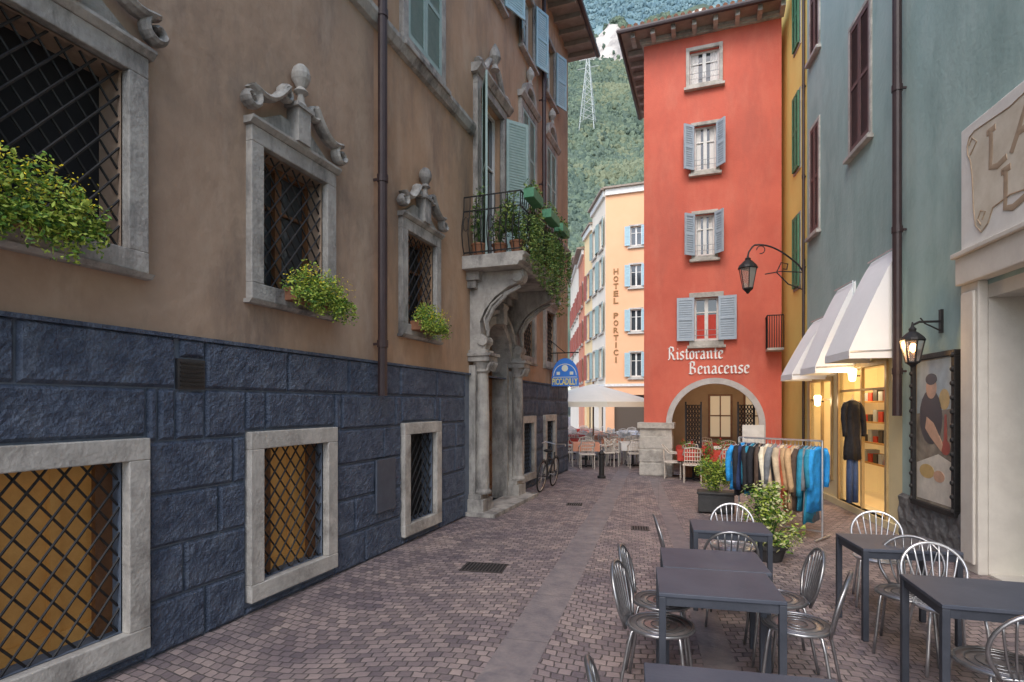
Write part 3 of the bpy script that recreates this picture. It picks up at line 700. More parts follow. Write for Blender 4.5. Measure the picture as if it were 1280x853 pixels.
mb=MB(); facade(mb,-5,U1213,0,Z1,[oh],.5); mb.quad((oh[0],-.49,0),(oh[1],-.49,0),(oh[1],-.49,3.2),(oh[0],-.49,3.2),1)
mb.obj('cream_shopfront',[M_creamst,M_glass],teal,SR,norm=False)
mb=MB(); mb.box(U1213-.34,U1213,0,.10,0,3.3); mb.box(U1213-.30,U1213-.05,.10,.13,.1,3.2); mb.box(U1213-.30,U1213-.16,-.2,.0,0,3.1)
mb.box(4.5,U1213,0,.16,3.3,3.62); mb.box(4.5,U1213+.03,0,.2,3.62,3.68)
mb.box(oh[0],oh[1],-.45,-.40,2.5,2.58); mb.obj('shop_door_surround',[M_creamst],teal,SR,bevel=.012)
mb=MB(); mb.box(oh[1]-.5,oh[1]-.45,-.44,-.38,.02,2.9); mb.box(oh[1]-.5,oh[1],-.44,-.38,.02,.2); mb.box(oh[1]-.06,oh[1],-.44,-.38,.02,2.9); mb.obj('door',[M_shutg],teal,SR)
for q in (wn,wf,wf2): window(teal,SR,*q,fm=M_stonel,fw=.08,fo=.03,shut=M_shutbr,closed=True,nosash=True,rec=.15,so=-.01)
pipe(teal,SR,hit(SR,1133)[0],1.75,ZTT,.06,.12)
mb=MB(); mb.box(-5,UEND,-7,.45,ZTT,ZTT+.1); mb.prismu([(.45,ZTT+.1),(-7,ZTT+2.5),(-7,ZTT+.1)],-5,UEND,1); mb.obj('roof',[M_soffit,M_tile],teal,SR)
yel=root('yellow_house','narrow ochre yellow house with green shutters beside the red house','building',T(1.95,15))
UY=17.2
zz=[(7.5,9.3),(4.7,6.4),(10.4,11.9)]; a=UEND
yw=[(a+.50,a+.98,z0,z1) for z0,z1 in zz]
mb=MB(); facade(mb,UEND,UY,0,12.6,yw,.2); mb.box(UEND+.01,UY,-6,-.3,0,12.5); mb.obj('wall',[M_yel],yel,SR,norm=False)
for q in yw: window(yel,SR,*q,fm=M_stonel,fw=.05,fo=.02,shut=M_shutg,closed=True,nosash=True,rec=.12,sill=False,so=.03)
mb=MB(); mb.box(UEND,UY,-6,.1,12.6,12.7); mb.obj('roof',[M_tile],yel,SR)
pipe(yel,SR,UEND+.1,.3,12.5,.03,.05)
def awning(u0,u1,zt,zb,out,lab):
    c=SR@Vector(((u0+u1)/2,0,zt)); r=root('awning',lab,'awning',Matrix.Translation(c),'white shop awnings')
    mb=MB(); n=10; P=[]
    for k in range(n+1):
        t=k/n; P.append((out*(t**.95),zt-(zt-zb)*(t**1.08)))
    for p,q in zip(P,P[1:]): mb.quad((u0,p[0],p[1]),(u1,p[0],p[1]),(u1,q[0],q[1]),(u0,q[0],q[1]))
    mb.quad((u0,out,zb),(u1,out,zb),(u1,out+.005,zb-.12),(u0,out+.005,zb-.12))
    for uu in (u0,u1):
        mb.poly([(uu,p[0],p[1]) for p in P]+[(uu,out,zb-.12),(uu,0.01,zb-.12)])
    mb.obj('canopy',[M_awn],r,SR,norm=False,smooth=False)
    mb=MB(); mb.tube([(u0,.03,zb),(u0,out-.02,zb-.02),(u1,out-.02,zb-.02),(u1,.03,zb)],.015,6); mb.tube([(u0,.03,zb),(u0,.05,zt),(u1,.05,zt)],.012,8); mb.obj('arm',[M_chrome],r,SR)
ua=U1128+.03
awning(ua,hit(SR,1089)[0],hit(SR,1125,308)[1],hit(SR,1125,446,)[1]+.10,.70,'white canvas shop awning sloping from the grey-green wall')
awning(hit(SR,1070)[0],hit(SR,1047)[0],hit(SR,1068,352)[1],2.60,.66,'white canvas awning over a clothes shop window')
awning(hit(SR,1034)[0],hit(SR,1017)[0],hit(SR,1028,398)[1],2.55,.66,'small white canvas awning over the last shop window')
fr=rectR(1150,1199,448,632); r=root('framed_picture','dark ornate framed painted panel hung on grey-green wall','picture',Matrix.Translation(SR@Vector((fr[0],.05,fr[2]))))
def ramp_mat(name,stops,scale,rough,sv=(1,1,1),dist=0,det=2):
    pm=bpy.data.materials.new(name); pm.use_nodes=True; nt=pm.node_tree; g=nt.nodes.new('ShaderNodeNewGeometry'); nn=nt.nodes.new('ShaderNodeTexNoise'); nn.inputs['Scale'].default_value=scale; nn.inputs['Detail'].default_value=det; nn.inputs['Distortion'].default_value=dist
    mp=nt.nodes.new('ShaderNodeMapping'); mp.inputs['Scale'].default_value=sv; nt.links.new(g.outputs['Position'],mp.inputs['Vector'])
    rp=nt.nodes.new('ShaderNodeValToRGB'); cr=rp.color_ramp; cr.elements[0].position=stops[0][0]; cr.elements[0].color=stops[0][1]+(1,); cr.elements[1].position=stops[-1][0]; cr.elements[1].color=stops[-1][1]+(1,)
    for p,c in stops[1:-1]: e=cr.elements.new(p); e.color=c+(1,)
    nt.links.new(mp.outputs['Vector'],nn.inputs['Vector']); nt.links.new(nn.outputs['Fac'],rp.inputs['Fac']); nt.links.new(rp.outputs['Color'],nt.nodes['Principled BSDF'].inputs['Base Color']); nt.nodes['Principled BSDF'].inputs['Roughness'].default_value=rough
    return pm
pm=ramp_mat('painted_panel',[(.35,(.16,.14,.11)),(.5,(.26,.22,.17)),(.65,(.38,.33,.25))],3,.25,(1,1,1),.3,5)
PC=[pm]+[mat('paint_'+n,c,tuple(x*1.3 for x in c),7,.3) for n,c in (('skin',(.55,.33,.22)),('cloth',(.60,.56,.48)),('dark',(.05,.045,.05)),('wine',(.35,.07,.05)),('ochre',(.52,.36,.14)),('sky',(.34,.40,.42)))]
mb=MB(); a,b,c,d=fr; W_,H_=b-a,d-c
def PU(x,z): return (b-x*W_,c+z*H_)
mb.box(a,b,.0,.045,c,d,0)
def blob(pts,m,l): mb.prism([PU(*p) for p in pts],.045,.046+.001*l,m)
def ell(x,z,rx,rz,m,l): blob([(x+rx*math.cos(t),z+rz*math.sin(t)) for t in np.linspace(0,2*math.pi,19)[:-1]],m,l)
blob([(0.02,.62),(.98,.66),(.98,.99),(.02,.99)],6,0); blob([(.02,.02),(.98,.02),(.98,.30),(.6,.35),(.02,.27)],2,0)
ell(.40,.60,.30,.19,3,1); ell(.42,.80,.14,.075,1,2); ell(.42,.86,.15,.04,3,3); blob([(.30,.60),(.48,.56),(.72,.42),(.68,.37),(.40,.46),(.26,.52)],1,3)
ell(.78,.40,.11,.05,4,2); blob([(.74,.44),(.82,.44),(.80,.62),(.76,.62)],4,3); ell(.30,.22,.20,.05,5,2); ell(.62,.20,.14,.04,1,3); ell(.75,.72,.13,.07,5,1)
mb.obj('painting',PC,r,SR)
mb=MB(); ring(mb,fr[0],fr[1],fr[2],fr[3],.07,0,.09)
for t in np.linspace(0,1,12):
    for uu in (fr[0]-.035,fr[1]+.035): mb.lathe([(.01,0),(.03,.02),(.03,.05),(.01,.07)],(uu,.09,fr[2]+(fr[3]-fr[2])*t-.03),6)
mb.obj('frame',[M_iron],r,SR,bevel=.01)
sg=root('shop_sign','cream shop sign panel painted with a tan scroll and brown letters','sign',Matrix.Translation(SR@Vector((7.2,.1,3.7))))
zs0,zs1=hit(SR,1213,318)[1],hit(SR,1213,165)[1]
mb=MB(); mb.box(4.6,U1213-.02,.0,.11,zs0+.02,zs1); mb.obj('panel',[mat('sign_cream',(.80,.78,.73),(.71,.68,.63),3,.7,.1,20)],sg,SR,bevel=.015)
mb=MB(); um=U1213
P=[(um-.16,zs1-.24),(um-.20,zs1-.15),(um-.30,zs1-.12),(um-.9,zs1-.16),(um-1.6,zs1-.08),(um-2.3,zs1-.12),(um-2.3,zs0+.35),(um-1.5,zs0+.30),(um-.9,zs0+.38),(um-.62,zs0+.34),(um-.54,zs0+.20),(um-.42,zs0+.14),(um-.32,zs0+.24),(um-.28,zs0+.45),(um-.26,zs0+.8),(um-.22,zs1-.42),(um-.17,zs1-.34)]
mb.prism(P,.11,.114)
mb.obj('scroll',[mat('scroll_tan',(.72,.66,.55),(.56,.49,.38),2.5,.8)],sg,SR)
mb=MB(); mb.tube([(p[0],.114,p[1]) for p in P],.008,5,0,closed=True)
mb.tube([(um-.44,.116,zs0+.27),(um-.50,.116,zs0+.34),(um-.42,.116,zs0+.38),(um-.36,.116,zs0+.3),(um-.42,.116,zs0+.22)],.008,6,0); mb.tube([(um-.22,.116,zs1-.36),(um-.34,.116,zs1-.26),(um-.26,.116,zs1-.18),(um-.2,.116,zs1-.24)],.008,6,0)
mb.obj('scroll_outline',[M_textb],sg,SR)
def round_letters(mb,strokes,u0,z0,sx,sz,r):
    for st in strokes: mb.tube([(u0-p[0]*sx,.115,z0+p[1]*sz) for p in st],r,10,sq=.12)
for (st,uu,zz_) in (([[(.05,1.05),(.12,.9),(.12,.5),(.1,.12),(.3,.04),(.55,.12)],[(.0,1.0),(.25,1.02)]],um-.52,zs1-.70),([[(.0,.0),(.18,.4),(.4,1.0),(.55,.5),(.75,.02)],[(.15,.36),(.62,.36)]],um-.92,zs1-.64),([[(.05,1.05),(.12,.9),(.12,.5),(.1,.12),(.3,.04),(.6,.14)],[(.0,1.0),(.25,1.02)]],um-.76,zs1-1.22)):
    mb=MB(); round_letters(mb,st,uu,zz_,.6,.44,.036); mb.obj('lettering',[M_textb],sg,SR)
def lantern(mb_f,mb_g,c,h=.55,w=.2):
    x,y,z=c
    zt=z-.12
    for k in range(6):
        a=k*math.pi/3; b=(k+1)*math.pi/3
        t0=(x+w*math.cos(a),y+w*math.sin(a),zt-h*.28); t1=(x+w*math.cos(b),y+w*math.sin(b),zt-h*.28)
        l0=(x+w*.55*math.cos(a),y+w*.55*math.sin(a),zt-h*.95); l1=(x+w*.55*math.cos(b),y+w*.55*math.sin(b),zt-h*.95)
        mb_g.quad(t0,t1,l1,l0); mb_f.tube([t0,l0],.012,5); mb_f.tube([t0,t1],.014,5); mb_f.tube([l0,l1],.014,5)
    mb_f.lathe([(w*1.12,-h*.28),(w*1.0,-h*.2),(w*.55,-h*.06),(w*.3,.0),(w*.34,.03),(w*.15,.06),(w*.06,.12)],(x,y,zt),12)
    mb_f.lathe([(w*.1,-h*1.12),(w*.3,-h*1.04),(w*.58,-h*.97),(w*.58,-h*.94)],(x,y,zt),12)
ul=hit(SR,1006)[0]
sl=root('street_lamp','large black scrolled iron wall bracket holding a hexagonal glass lantern','street lamp',Matrix.Translation(SR@Vector((ul,0,4.3))))
o_l=1.22
mf,mg,mbk=MB(),MB(),MB(); zb=hit(SR,1006,338)[1]
mbk.box(ul-.03,ul+.03,0,.03,zb-.55,zb+.25)
pth=[(ul,.02,zb-.05)]+[(ul,.02+o_l*t,zb+.02+.62*math.sin(t*math.pi*.62)) for t in np.linspace(.1,.86,12)]
pth+=[(ul,o_l-.1,zb+.60),(ul,o_l-.02,zb+.48),(ul,o_l,zb+.38)]
mbk.tube(pth,.020,7)
mbk.tube([(ul,.02,zb-.45),(ul,.35,zb-.3),(ul,.6,zb-.02),(ul,.5,zb+.2),(ul,.36,zb+.16),(ul,.38,zb+.04),(ul,.46,zb+.05)],.015,6)
mbk.tube([(ul,.02,zb-.05),(ul,.5,zb+.0),(ul,.85,zb-.05)],.013,6)
mbk.tube([(ul,o_l-.28+.09*math.cos(a),zb+.52+.09*math.sin(a)) for a in np.linspace(0,5,10)],.012,5)
mbk.obj('bracket',[M_iron],sl,SR)
lantern(mf,mg,(ul,o_l,zb+.42),.70,.20); mf.obj('lantern_frame',[M_iron],sl,SR); mg.obj('lantern_glass',[M_lglass],sl,SR,norm=False)
uw=hit(SR,1140)[0]; zw=hit(SR,1140,412)[1]
wl=root('wall_lantern','small lit copper wall lantern on an iron arm by the drainpipe','wall lamp',Matrix.Translation(SR@Vector((uw,0,zw))))
mf,mg,mbk=MB(),MB(),MB(); un=hit(SR,1178)[0]; ow=.34
mbk.box(un-.03,un+.03,0,.03,zw-.15,zw+.15); mbk.tube([(un,.02,zw),(un,.26,zw),(un,ow,zw-.04)],.015,6); mbk.tube([(un,.02,zw-.12),(un,.2,zw-.02),(un,.25,zw+.05)],.01,6)
mbk.obj('bracket',[M_iron],wl,SR); lantern(mf,mg,(un,ow,zw-.0),.42,.13); mf.obj('lantern_frame',[M_iron],wl,SR); mg.obj('lantern_glass',[M_lglass],wl,SR,norm=False)
mb=MB(); mb.lathe([(.005,0),(.035,.03),(.04,.08),(.02,.12)],(un,ow,zw-.40),10); mb.obj('bulb',[M_bulb],wl,SR,smooth=True)
def plight(name,loc,e,col,rad=.06):
    l=bpy.data.lights.new(name,'POINT'); l.energy=e; l.color=col; l.shadow_soft_size=rad; o=bpy.data.objects.new(name,l); o.location=loc; COL.objects.link(o); return o
WARM=(1,.68,.36)
plight('lantern_light',SR@Vector((un,.50,zw-.3)),18,(1,.6,.26),.05)
plight('shop_light',SR@Vector(((d1[0]+d1[1])/2,-.7,2.5)),34,WARM,.1)
plight('shop_light',SR@Vector(((d2[0]+d2[1])/2,-.7,2.3)),22,WARM,.1)
plight('loggia_light',(0.3,YR+1.6,2.5),28,(1,.80,.58),.15)
for px,py in ((1075,470),(1030,502)):
    u_,z_=hit(SR,px,py); rr=root('shop_sconce','small glowing white lamp on the shop wall','wall lamp',Matrix.Translation(SR@Vector((u_,0,z_))),'shop wall lamps')
    mb=MB(); mb.lathe([(.02,-.1),(.05,-.08),(.07,.1),(.05,.13)],(u_,.12,z_),10); mb.obj('shade',[mat('glow_shade',(.9,.8,.6),emit=(1,.78,.45),estr=5)],rr,SR)
    mb=MB(); mb.tube([(u_,0,z_),(u_,.12,z_)],.012,6); mb.obj('arm',[M_iron],rr,SR)
    plight('sconce_light',SR@Vector((u_,.25,z_)),6,WARM,.06)
# ================================================================== SQUARE BUILDINGS
def house(name,label,S,u0,u1,h,dep,wm,wins,sm,ov=.5,arc=None,slat=.12):
    c=S@Vector(((u0+u1)/2,0,0)); r=root(name,label,'building',Matrix.Translation(c))
    mb=MB(); facade(mb,u0,u1,0,h,wins+(arc or []),.2)
    for u in (u0,u1): mb.quad((u,0,0),(u,0,h),(u,-dep,h),(u,-dep,0))
    mb.quad((u0,-dep,0),(u1,-dep,0),(u1,-dep,h),(u0,-dep,h)); mb.quad((u0,0,h),(u1,0,h),(u1,-dep,h),(u0,-dep,h))
    if arc:
        for q in arc: mb.quad((q[0],-.19,q[2]),(q[1],-.19,q[2]),(q[1],-.19,q[3]),(q[0],-.19,q[3]),1)  # dark sheet in each opening stands for the shade inside
    mb.obj('wall',[wm,mat('arcade_shade',(.10,.075,.055),rough=.8)],r,S,norm=False)
    for q in wins: window(r,S,*q,fm=M_stonel,fw=.1,fo=.05,rec=.15,shut=sm,sang=(172,172),slat=slat)
    mb=MB(); mb.box(u0-.1,u1+.1,-dep,ov,h,h+.1,0); mb.prismu([(ov,h+.1),(-dep*.6,h+.5),(-dep,h+.1)],u0-.1,u1+.1,1); mb.box(u0,u1,0,.15,h-.35,h-.001,2)
    mb.obj('roof',[M_soffit,M_tile,M_white],r,S)
    mb=MB(); mb.box(u0,u1,0,.08,3.0,3.15); mb.obj('string_course',[M_white],r,S); return r
YH=32.6; SH=frame((0,YH),(1,0),(0,-1)); cu=hit(SH,757)[0]; hh=hit(SH,757,238)[1]
wins=[]
for (y0,y1) in ((283,307),(331,358),(387,414),(441,471)):
    a,b=hit(SH,788)[0],hit(SH,802)[0]; z0,z1=hit(SH,795,y1)[1],hit(SH,795,y0)[1]
    wins.append((a,b,z0,z1)); wins.append((a+2.6,b+2.6,z0,z1))
hot=house('hotel_building','pale orange hotel with pale blue shutters and vertical dark lettering',SH,cu,cu+8,hh,6,M_orange,wins,M_shutlb,ov=.3,arc=[(cu+.5,cu+2.3,0,2.5),(cu+3,cu+5,0,2.5)])
for k,ch in enumerate('HOTEL PORTICI'):
    if ch==' ': continue
    mb=MB()
    y0=336+k*9.2; z1=hit(SH,770,y0)[1]; z0=hit(SH,770,y0+7.0)[1]; a,b=hit(SH,767)[0],hit(SH,773)[0]
    if ch=='I': a,b=(a+b)/2-.04,(a+b)/2+.04
    text_into(mb,ch,a,b,z0,z1,0,.04,bold=.02)
    mb.obj('lettering',[M_textg],hot,SH)
SD=Vector((-.396,.918)).normalized(); SHS=frame((cu-.01,YH+.02),(SD.x,SD.y),(-SD.y,SD.x))
wins=[(.6+k*1.9,1.5+k*1.9,z,z+1.7) for k in range(3) for z in (3.6,6.3,9.0,11.3)]
wins=[(a,b,c,min(d,hh-.5)) for a,b,c,d in wins]
wA=[w for w in wins if w[1]<3.6]; wB=[(a,b,c,min(d,hh-1.5)) for a,b,c,d in wins if w is not None and a>3.9 and c<11]
house('cream_hotel_wing','pale cream townhouse side with shutters along the square',SHS,.0,3.7,hh-.02,3,M_pale,wA,M_shut,ov=.3,arc=[(.6,1.8,0,2.5)])
house('yellow_townhouse','pale yellow townhouse with red-brown shutters in the square',SHS,3.75,6.3,hh-.8,3,mat('soft_yellow_render',(.82,.62,.34),(.76,.56,.30),.5,.85,.1,10),wB,M_shutr,ov=.25,arc=[(4.2,5.6,0,2.5)])
S3=frame((SHS@Vector((6.6,0,0)))[:2],(-.30,.954),(-.954,-.30))
wins=[(.5+k*2.1,1.4+k*2.1,z,z+1.6) for k in range(4) for z in (3.6,6.3,9.0)]
house('pink_townhouse','pink townhouse with red-brown shutters facing the square',S3,.0,4.2,hh-1.6,4,M_pink,[w for w in wins if w[1]<4],M_shutr)
house('cream_townhouse','cream townhouse at the far end of the square',S3,4.5,14,hh-1.0,4,M_pale,[(a+4.6,b+4.6,c,d) for a,b,c,d in wins],M_shutr)
# ================================================================== GROUND
def sheet(name,pts,z,m,kind='structure'):
    mb=MB(); mb.poly([(p[0],p[1],z) for p in pts]); o=mb.obj(name,[m],None,norm=False); o['kind']=kind; o['label']=name.replace('_',' '); return o
sett=bpy.data.materials.new('porphyry_setts'); sett.use_nodes=True; nt=sett.node_tree; N=nt.nodes; L=nt.links; bs=N['Principled BSDF']
g=N.new('ShaderNodeNewGeometry'); sx=N.new('ShaderNodeSeparateXYZ'); L.new(g.outputs['Position'],sx.inputs[0])
def mth(op,a,b=None):
    n=N.new('ShaderNodeMath'); n.operation=op
    for i,q in enumerate((a,b)):
        if q is None: continue
        if isinstance(q,(int,float)): n.inputs[i].default_value=q
        else: L.new(q,n.inputs[i])
    return n.outputs[0]
cs=mth('SINE',mth('MULTIPLY',sx.outputs[0],2.6)); yy=mth('SUBTRACT',sx.outputs[1],mth('MULTIPLY',cs,.12))
cb=N.new('ShaderNodeCombineXYZ'); L.new(sx.outputs[0],cb.inputs[0]); L.new(yy,cb.inputs[1])
nz=N.new('ShaderNodeTexNoise'); nz.inputs['Scale'].default_value=5; nz.inputs['Detail'].default_value=3; L.new(g.outputs['Position'],nz.inputs['Vector'])
va=N.new('ShaderNodeVectorMath'); va.operation='MULTIPLY_ADD'; va.inputs[1].default_value=(.06,.06,0); L.new(nz.outputs['Color'],va.inputs[0]); L.new(cb.outputs[0],va.inputs[2])
rot=N.new('ShaderNodeMapping'); rot.inputs['Rotation'].default_value=(0,0,math.radians(-8)); L.new(va.outputs[0],rot.inputs['Vector'])
bk=N.new('ShaderNodeTexBrick'); bk.inputs['Scale'].default_value=1; bk.inputs['Brick Width'].default_value=.098; bk.inputs['Row Height'].default_value=.084; bk.inputs['Mortar Size'].default_value=.0065; bk.inputs['Mortar Smooth'].default_value=.7
bk.inputs['Color1'].default_value=(.175,.145,.155,1); bk.inputs['Color2'].default_value=(.37,.30,.285,1); bk.inputs['Mortar'].default_value=(.12,.11,.105,1)
L.new(rot.outputs[0],bk.inputs['Vector'])
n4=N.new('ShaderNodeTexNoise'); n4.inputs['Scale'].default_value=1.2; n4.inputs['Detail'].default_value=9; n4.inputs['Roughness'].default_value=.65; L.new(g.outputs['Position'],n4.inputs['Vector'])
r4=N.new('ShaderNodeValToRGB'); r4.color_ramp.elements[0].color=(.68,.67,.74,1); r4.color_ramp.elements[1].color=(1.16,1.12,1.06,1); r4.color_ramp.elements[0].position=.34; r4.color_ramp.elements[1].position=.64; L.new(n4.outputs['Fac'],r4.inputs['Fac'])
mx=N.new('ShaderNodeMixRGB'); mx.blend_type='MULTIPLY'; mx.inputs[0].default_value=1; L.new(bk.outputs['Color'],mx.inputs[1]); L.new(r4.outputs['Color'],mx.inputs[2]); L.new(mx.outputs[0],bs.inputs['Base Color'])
bs.inputs['Roughness'].default_value=.52
bp=N.new('ShaderNodeBump'); bp.inputs['Strength'].default_value=.9; bp.inputs['Distance'].default_value=.012; bp.invert=True
n5=N.new('ShaderNodeTexNoise'); n5.inputs['Scale'].default_value=35; L.new(g.outputs['Position'],n5.inputs['Vector'])
hb=mth('ADD',bk.outputs['Fac'],mth('MULTIPLY',n5.outputs['Fac'],.5)); L.new(hb,bp.inputs['Height']); L.new(bp.outputs['Normal'],bs.inputs['Normal'])
slab=bpy.data.materials.new('stone_slab_strip'); slab.use_nodes=True; nt=slab.node_tree; N=nt.nodes; L=nt.links; bs=N['Principled BSDF']
g=N.new('ShaderNodeNewGeometry'); mp=N.new('ShaderNodeMapping'); mp.inputs['Rotation'].default_value=(0,0,math.radians(90-5)); L.new(g.outputs['Position'],mp.inputs['Vector'])
bk=N.new('ShaderNodeTexBrick'); bk.inputs['Brick Width'].default_value=1.1; bk.inputs['Row Height'].default_value=6; bk.inputs['Mortar Size'].default_value=.004; bk.inputs['Scale'].default_value=1
bk.inputs['Color1'].default_value=(.20,.178,.185,1); bk.inputs['Color2'].default_value=(.235,.208,.21,1); bk.inputs['Mortar'].default_value=(.13,.115,.115,1); L.new(mp.outputs[0],bk.inputs['Vector'])
n4=N.new('ShaderNodeTexNoise'); n4.inputs['Scale'].default_value=5; n4.inputs['Detail'].default_value=9; n4.inputs['Roughness'].default_value=.7; L.new(g.outputs['Position'],n4.inputs['Vector'])
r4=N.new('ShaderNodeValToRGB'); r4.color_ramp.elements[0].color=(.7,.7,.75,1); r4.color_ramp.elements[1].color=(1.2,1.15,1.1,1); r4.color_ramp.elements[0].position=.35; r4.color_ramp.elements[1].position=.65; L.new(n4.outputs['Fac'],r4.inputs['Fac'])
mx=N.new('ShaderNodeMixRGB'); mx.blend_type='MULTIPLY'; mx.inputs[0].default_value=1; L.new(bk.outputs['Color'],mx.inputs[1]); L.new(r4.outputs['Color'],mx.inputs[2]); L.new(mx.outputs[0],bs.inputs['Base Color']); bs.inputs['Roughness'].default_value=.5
bp=N.new('ShaderNodeBump'); bp.inputs['Strength'].default_value=.35; bp.inputs['Distance'].default_value=.01; n5=N.new('ShaderNodeTexNoise'); n5.inputs['Scale'].default_value=30; L.new(g.outputs['Position'],n5.inputs['Vector']); L.new(n5.outputs['Fac'],bp.inputs['Height']); L.new(bp.outputs['Normal'],bs.inputs['Normal'])
M_ground=mat('valley_ground',(.12,.13,.07),(.2,.18,.13),.05,.9)
sheet('ground',[(-3000,-800),(3000,-800),(3000,4000),(-3000,4000)],-.02,M_ground)
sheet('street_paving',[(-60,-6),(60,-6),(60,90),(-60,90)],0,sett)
def strip(name,pts,w):
    mb=MB()
    for (a,b) in zip(pts,pts[1:]): mb.quad((a[0]-w/2,a[1],.004),(a[0]+w/2,a[1],.004),(b[0]+w/2,b[1],.004),(b[0]-w/2,b[1],.004))
    o=mb.obj(name,[slab],None,norm=False); o['kind']='structure'; o['label']='smooth stone slab strip set in the cobbles'
strip('slab_path',[(-1.05,-2),(-1.36,3.6),(-1.60,6.8),(-2.3,15),(-3.4,30)],.36)
strip('slab_gutter_path',[(.45,-2),(.1,4),(-.34,7.6),(-1.42,14.9)],.24)
def grate(x,y,w,d,a):
    mb=MB(); mb.box(-w/2,w/2,-d/2,d/2,.002,.010)
    k=-w/2+.03
    while k<w/2-.02: mb.box(k,k+.018,-d/2+.03,d/2-.03,.010,.013,1); k+=.04
    o=mb.obj('drain_grate',[mat('grate_iron',(.07,.06,.06),(.11,.095,.09),9,.5,metal=.5),M_rubber],None,M=ID); o.matrix_basis=T(x,y,0,a); tag(o,'rusty cast iron drain grate set in cobbles','drain cover','drain covers in the street')
def gpt(px,py):
    D=F*H0/(py-HY); t=(px-640)/F; u=t*D; return (u*CT-D*ST,u*ST+D*CT)
for (px,py,w,d) in ((605,710,.5,.36),(718,631,.3,.25),(800,661,.28,.28)):
    x,y=gpt(px,py); grate(x,y,w,d,8)
# ================================================================== MOUNTAIN
def hgt(x,y):
    b=max(0,(y-100))*.80+ (x/y+.18)*-60
    b+=noise.noise(Vector((x*.012,y*.012,0)))*16+noise.noise(Vector((x*.04,y*.04,3)))*5
    c=440+12*noise.noise(Vector((x*.05,0,5)))
    if y>c: b+=min(1,(y-c)/8)*(24+14*noise.noise(Vector((x*.06,1,2))))
    if y>475: b-=(y-475)*1.2
    return max(b,-1)
mm=bpy.data.materials.new('mountain_forest'); mm.use_nodes=True; nt=mm.node_tree; N=nt.nodes; L=nt.links; bs=N['Principled BSDF']; bs.inputs['Roughness'].default_value=1; bs.inputs['Specular IOR Level'].default_value=.1
g=N.new('ShaderNodeNewGeometry'); sx=N.new('ShaderNodeSeparateXYZ'); L.new(g.outputs['True Normal'],sx.inputs[0])
n1=N.new('ShaderNodeTexNoise'); n1.inputs['Scale'].default_value=.12; n1.inputs['Detail'].default_value=8; L.new(g.outputs['Position'],n1.inputs['Vector'])
ra=N.new('ShaderNodeValToRGB'); ra.color_ramp.elements[0].position=.35; ra.color_ramp.elements[1].position=.65; ra.color_ramp.elements[0].color=(.07,.10,.08,1); ra.color_ramp.elements[1].color=(.12,.155,.11,1); L.new(n1.outputs['Fac'],ra.inputs['Fac'])
rb=N.new('ShaderNodeValToRGB'); rb.color_ramp.elements[0].position=.4; rb.color_ramp.elements[1].position=.6; rb.color_ramp.elements[0].color=(.36,.34,.33,1); rb.color_ramp.elements[1].color=(.62,.59,.55,1); L.new(n1.outputs['Fac'],rb.inputs['Fac'])
rs=N.new('ShaderNodeValToRGB'); rs.color_ramp.elements[0].position=.42; rs.color_ramp.elements[0].color=(1,1,1,1); rs.color_ramp.elements[1].position=.55; rs.color_ramp.elements[1].color=(0,0,0,1); L.new(sx.outputs[2],rs.inputs['Fac'])
mx=N.new('ShaderNodeMixRGB'); L.new(rs.outputs['Color'],mx.inputs[0]); L.new(ra.outputs['Color'],mx.inputs[1]); L.new(rb.outputs['Color'],mx.inputs[2]); L.new(mx.outputs[0],bs.inputs['Base Color'])
mb=MB(); ny,nx=150,90
for j in range(ny+1):
    y=95+ (700-95)*j/ny
    for i in range(nx+1):
        x=y*(-.75+1.3*i/nx); mb.v.append((x,y,hgt(x,y)))
for j in range(ny):
    for i in range(nx):
        p=j*(nx+1)+i; mb.f.append((p,p+1,p+nx+2,p+nx+1)); mb.m.append(0)
o=mb.obj('mountain',[mm],None,norm=False); o['kind']='structure'; o['label']='steep wooded mountainside with a pale rock cliff'
fm=ramp_mat('hazed_far_mountain',[(.36,(.12,.20,.24)),(.47,(.16,.25,.28)),(.56,(.20,.29,.30)),(.68,(.33,.40,.42))],.045,1,(1,.25,.25),0,10)  # aerial haze painted into the blue-green slope colours
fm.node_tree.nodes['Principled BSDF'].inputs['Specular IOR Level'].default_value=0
def hfar(x,y): return (y-480)*1.30+noise.fractal(Vector((x*.004,y*.0015,1)),1,2,4)*55
mb=MB(); ny,nx=60,150
for j in range(ny+1):
    y=700+900*j/ny
    for i in range(nx+1):
        x=y*(-.8+1.8*i/nx); mb.v.append((x,y,hfar(x,y)))
for j in range(ny):
    for i in range(nx):
        p=j*(nx+1)+i; mb.f.append((p,p+1,p+nx+2,p+nx+1)); mb.m.append(0)
o=mb.obj('far_mountain',[fm],None,norm=False,smooth=True); o['kind']='structure'; o['label']='distant hazy blue-green mountain slope'
bm=bmesh.new(); bmesh.ops.create_icosphere(bm,subdivisions=2,radius=1); IV=np.array([v.co[:] for v in bm.verts]); IF=np.array([[v.index for v in f.verts] for f in bm.faces]); bm.free()
VV=[];FF=[];MI=[];n=0
for k in range(14000):
    y=random.uniform(125,478); rt=random.uniform(-.31,-.07); x=y*rt; z=hgt(x,y)
    if 436<y<462 and random.random()<.9: continue
    r=random.uniform(.7,1.6)*(.7+y/700)
    P=IV*np.random.uniform(.6,1.25,(len(IV),1))*np.array([r,r,r*random.uniform(.9,1.7)])+np.array([x,y,z+r*.6])
    VV.append(P); FF.append(IF+n); n+=len(IV); pn=noise.noise(Vector((x*.03,y*.03,9)))+random.uniform(-.35,.35)
    MI+= [1 if pn<-.15 else (2 if pn>.25 else 0)]*len(IF)
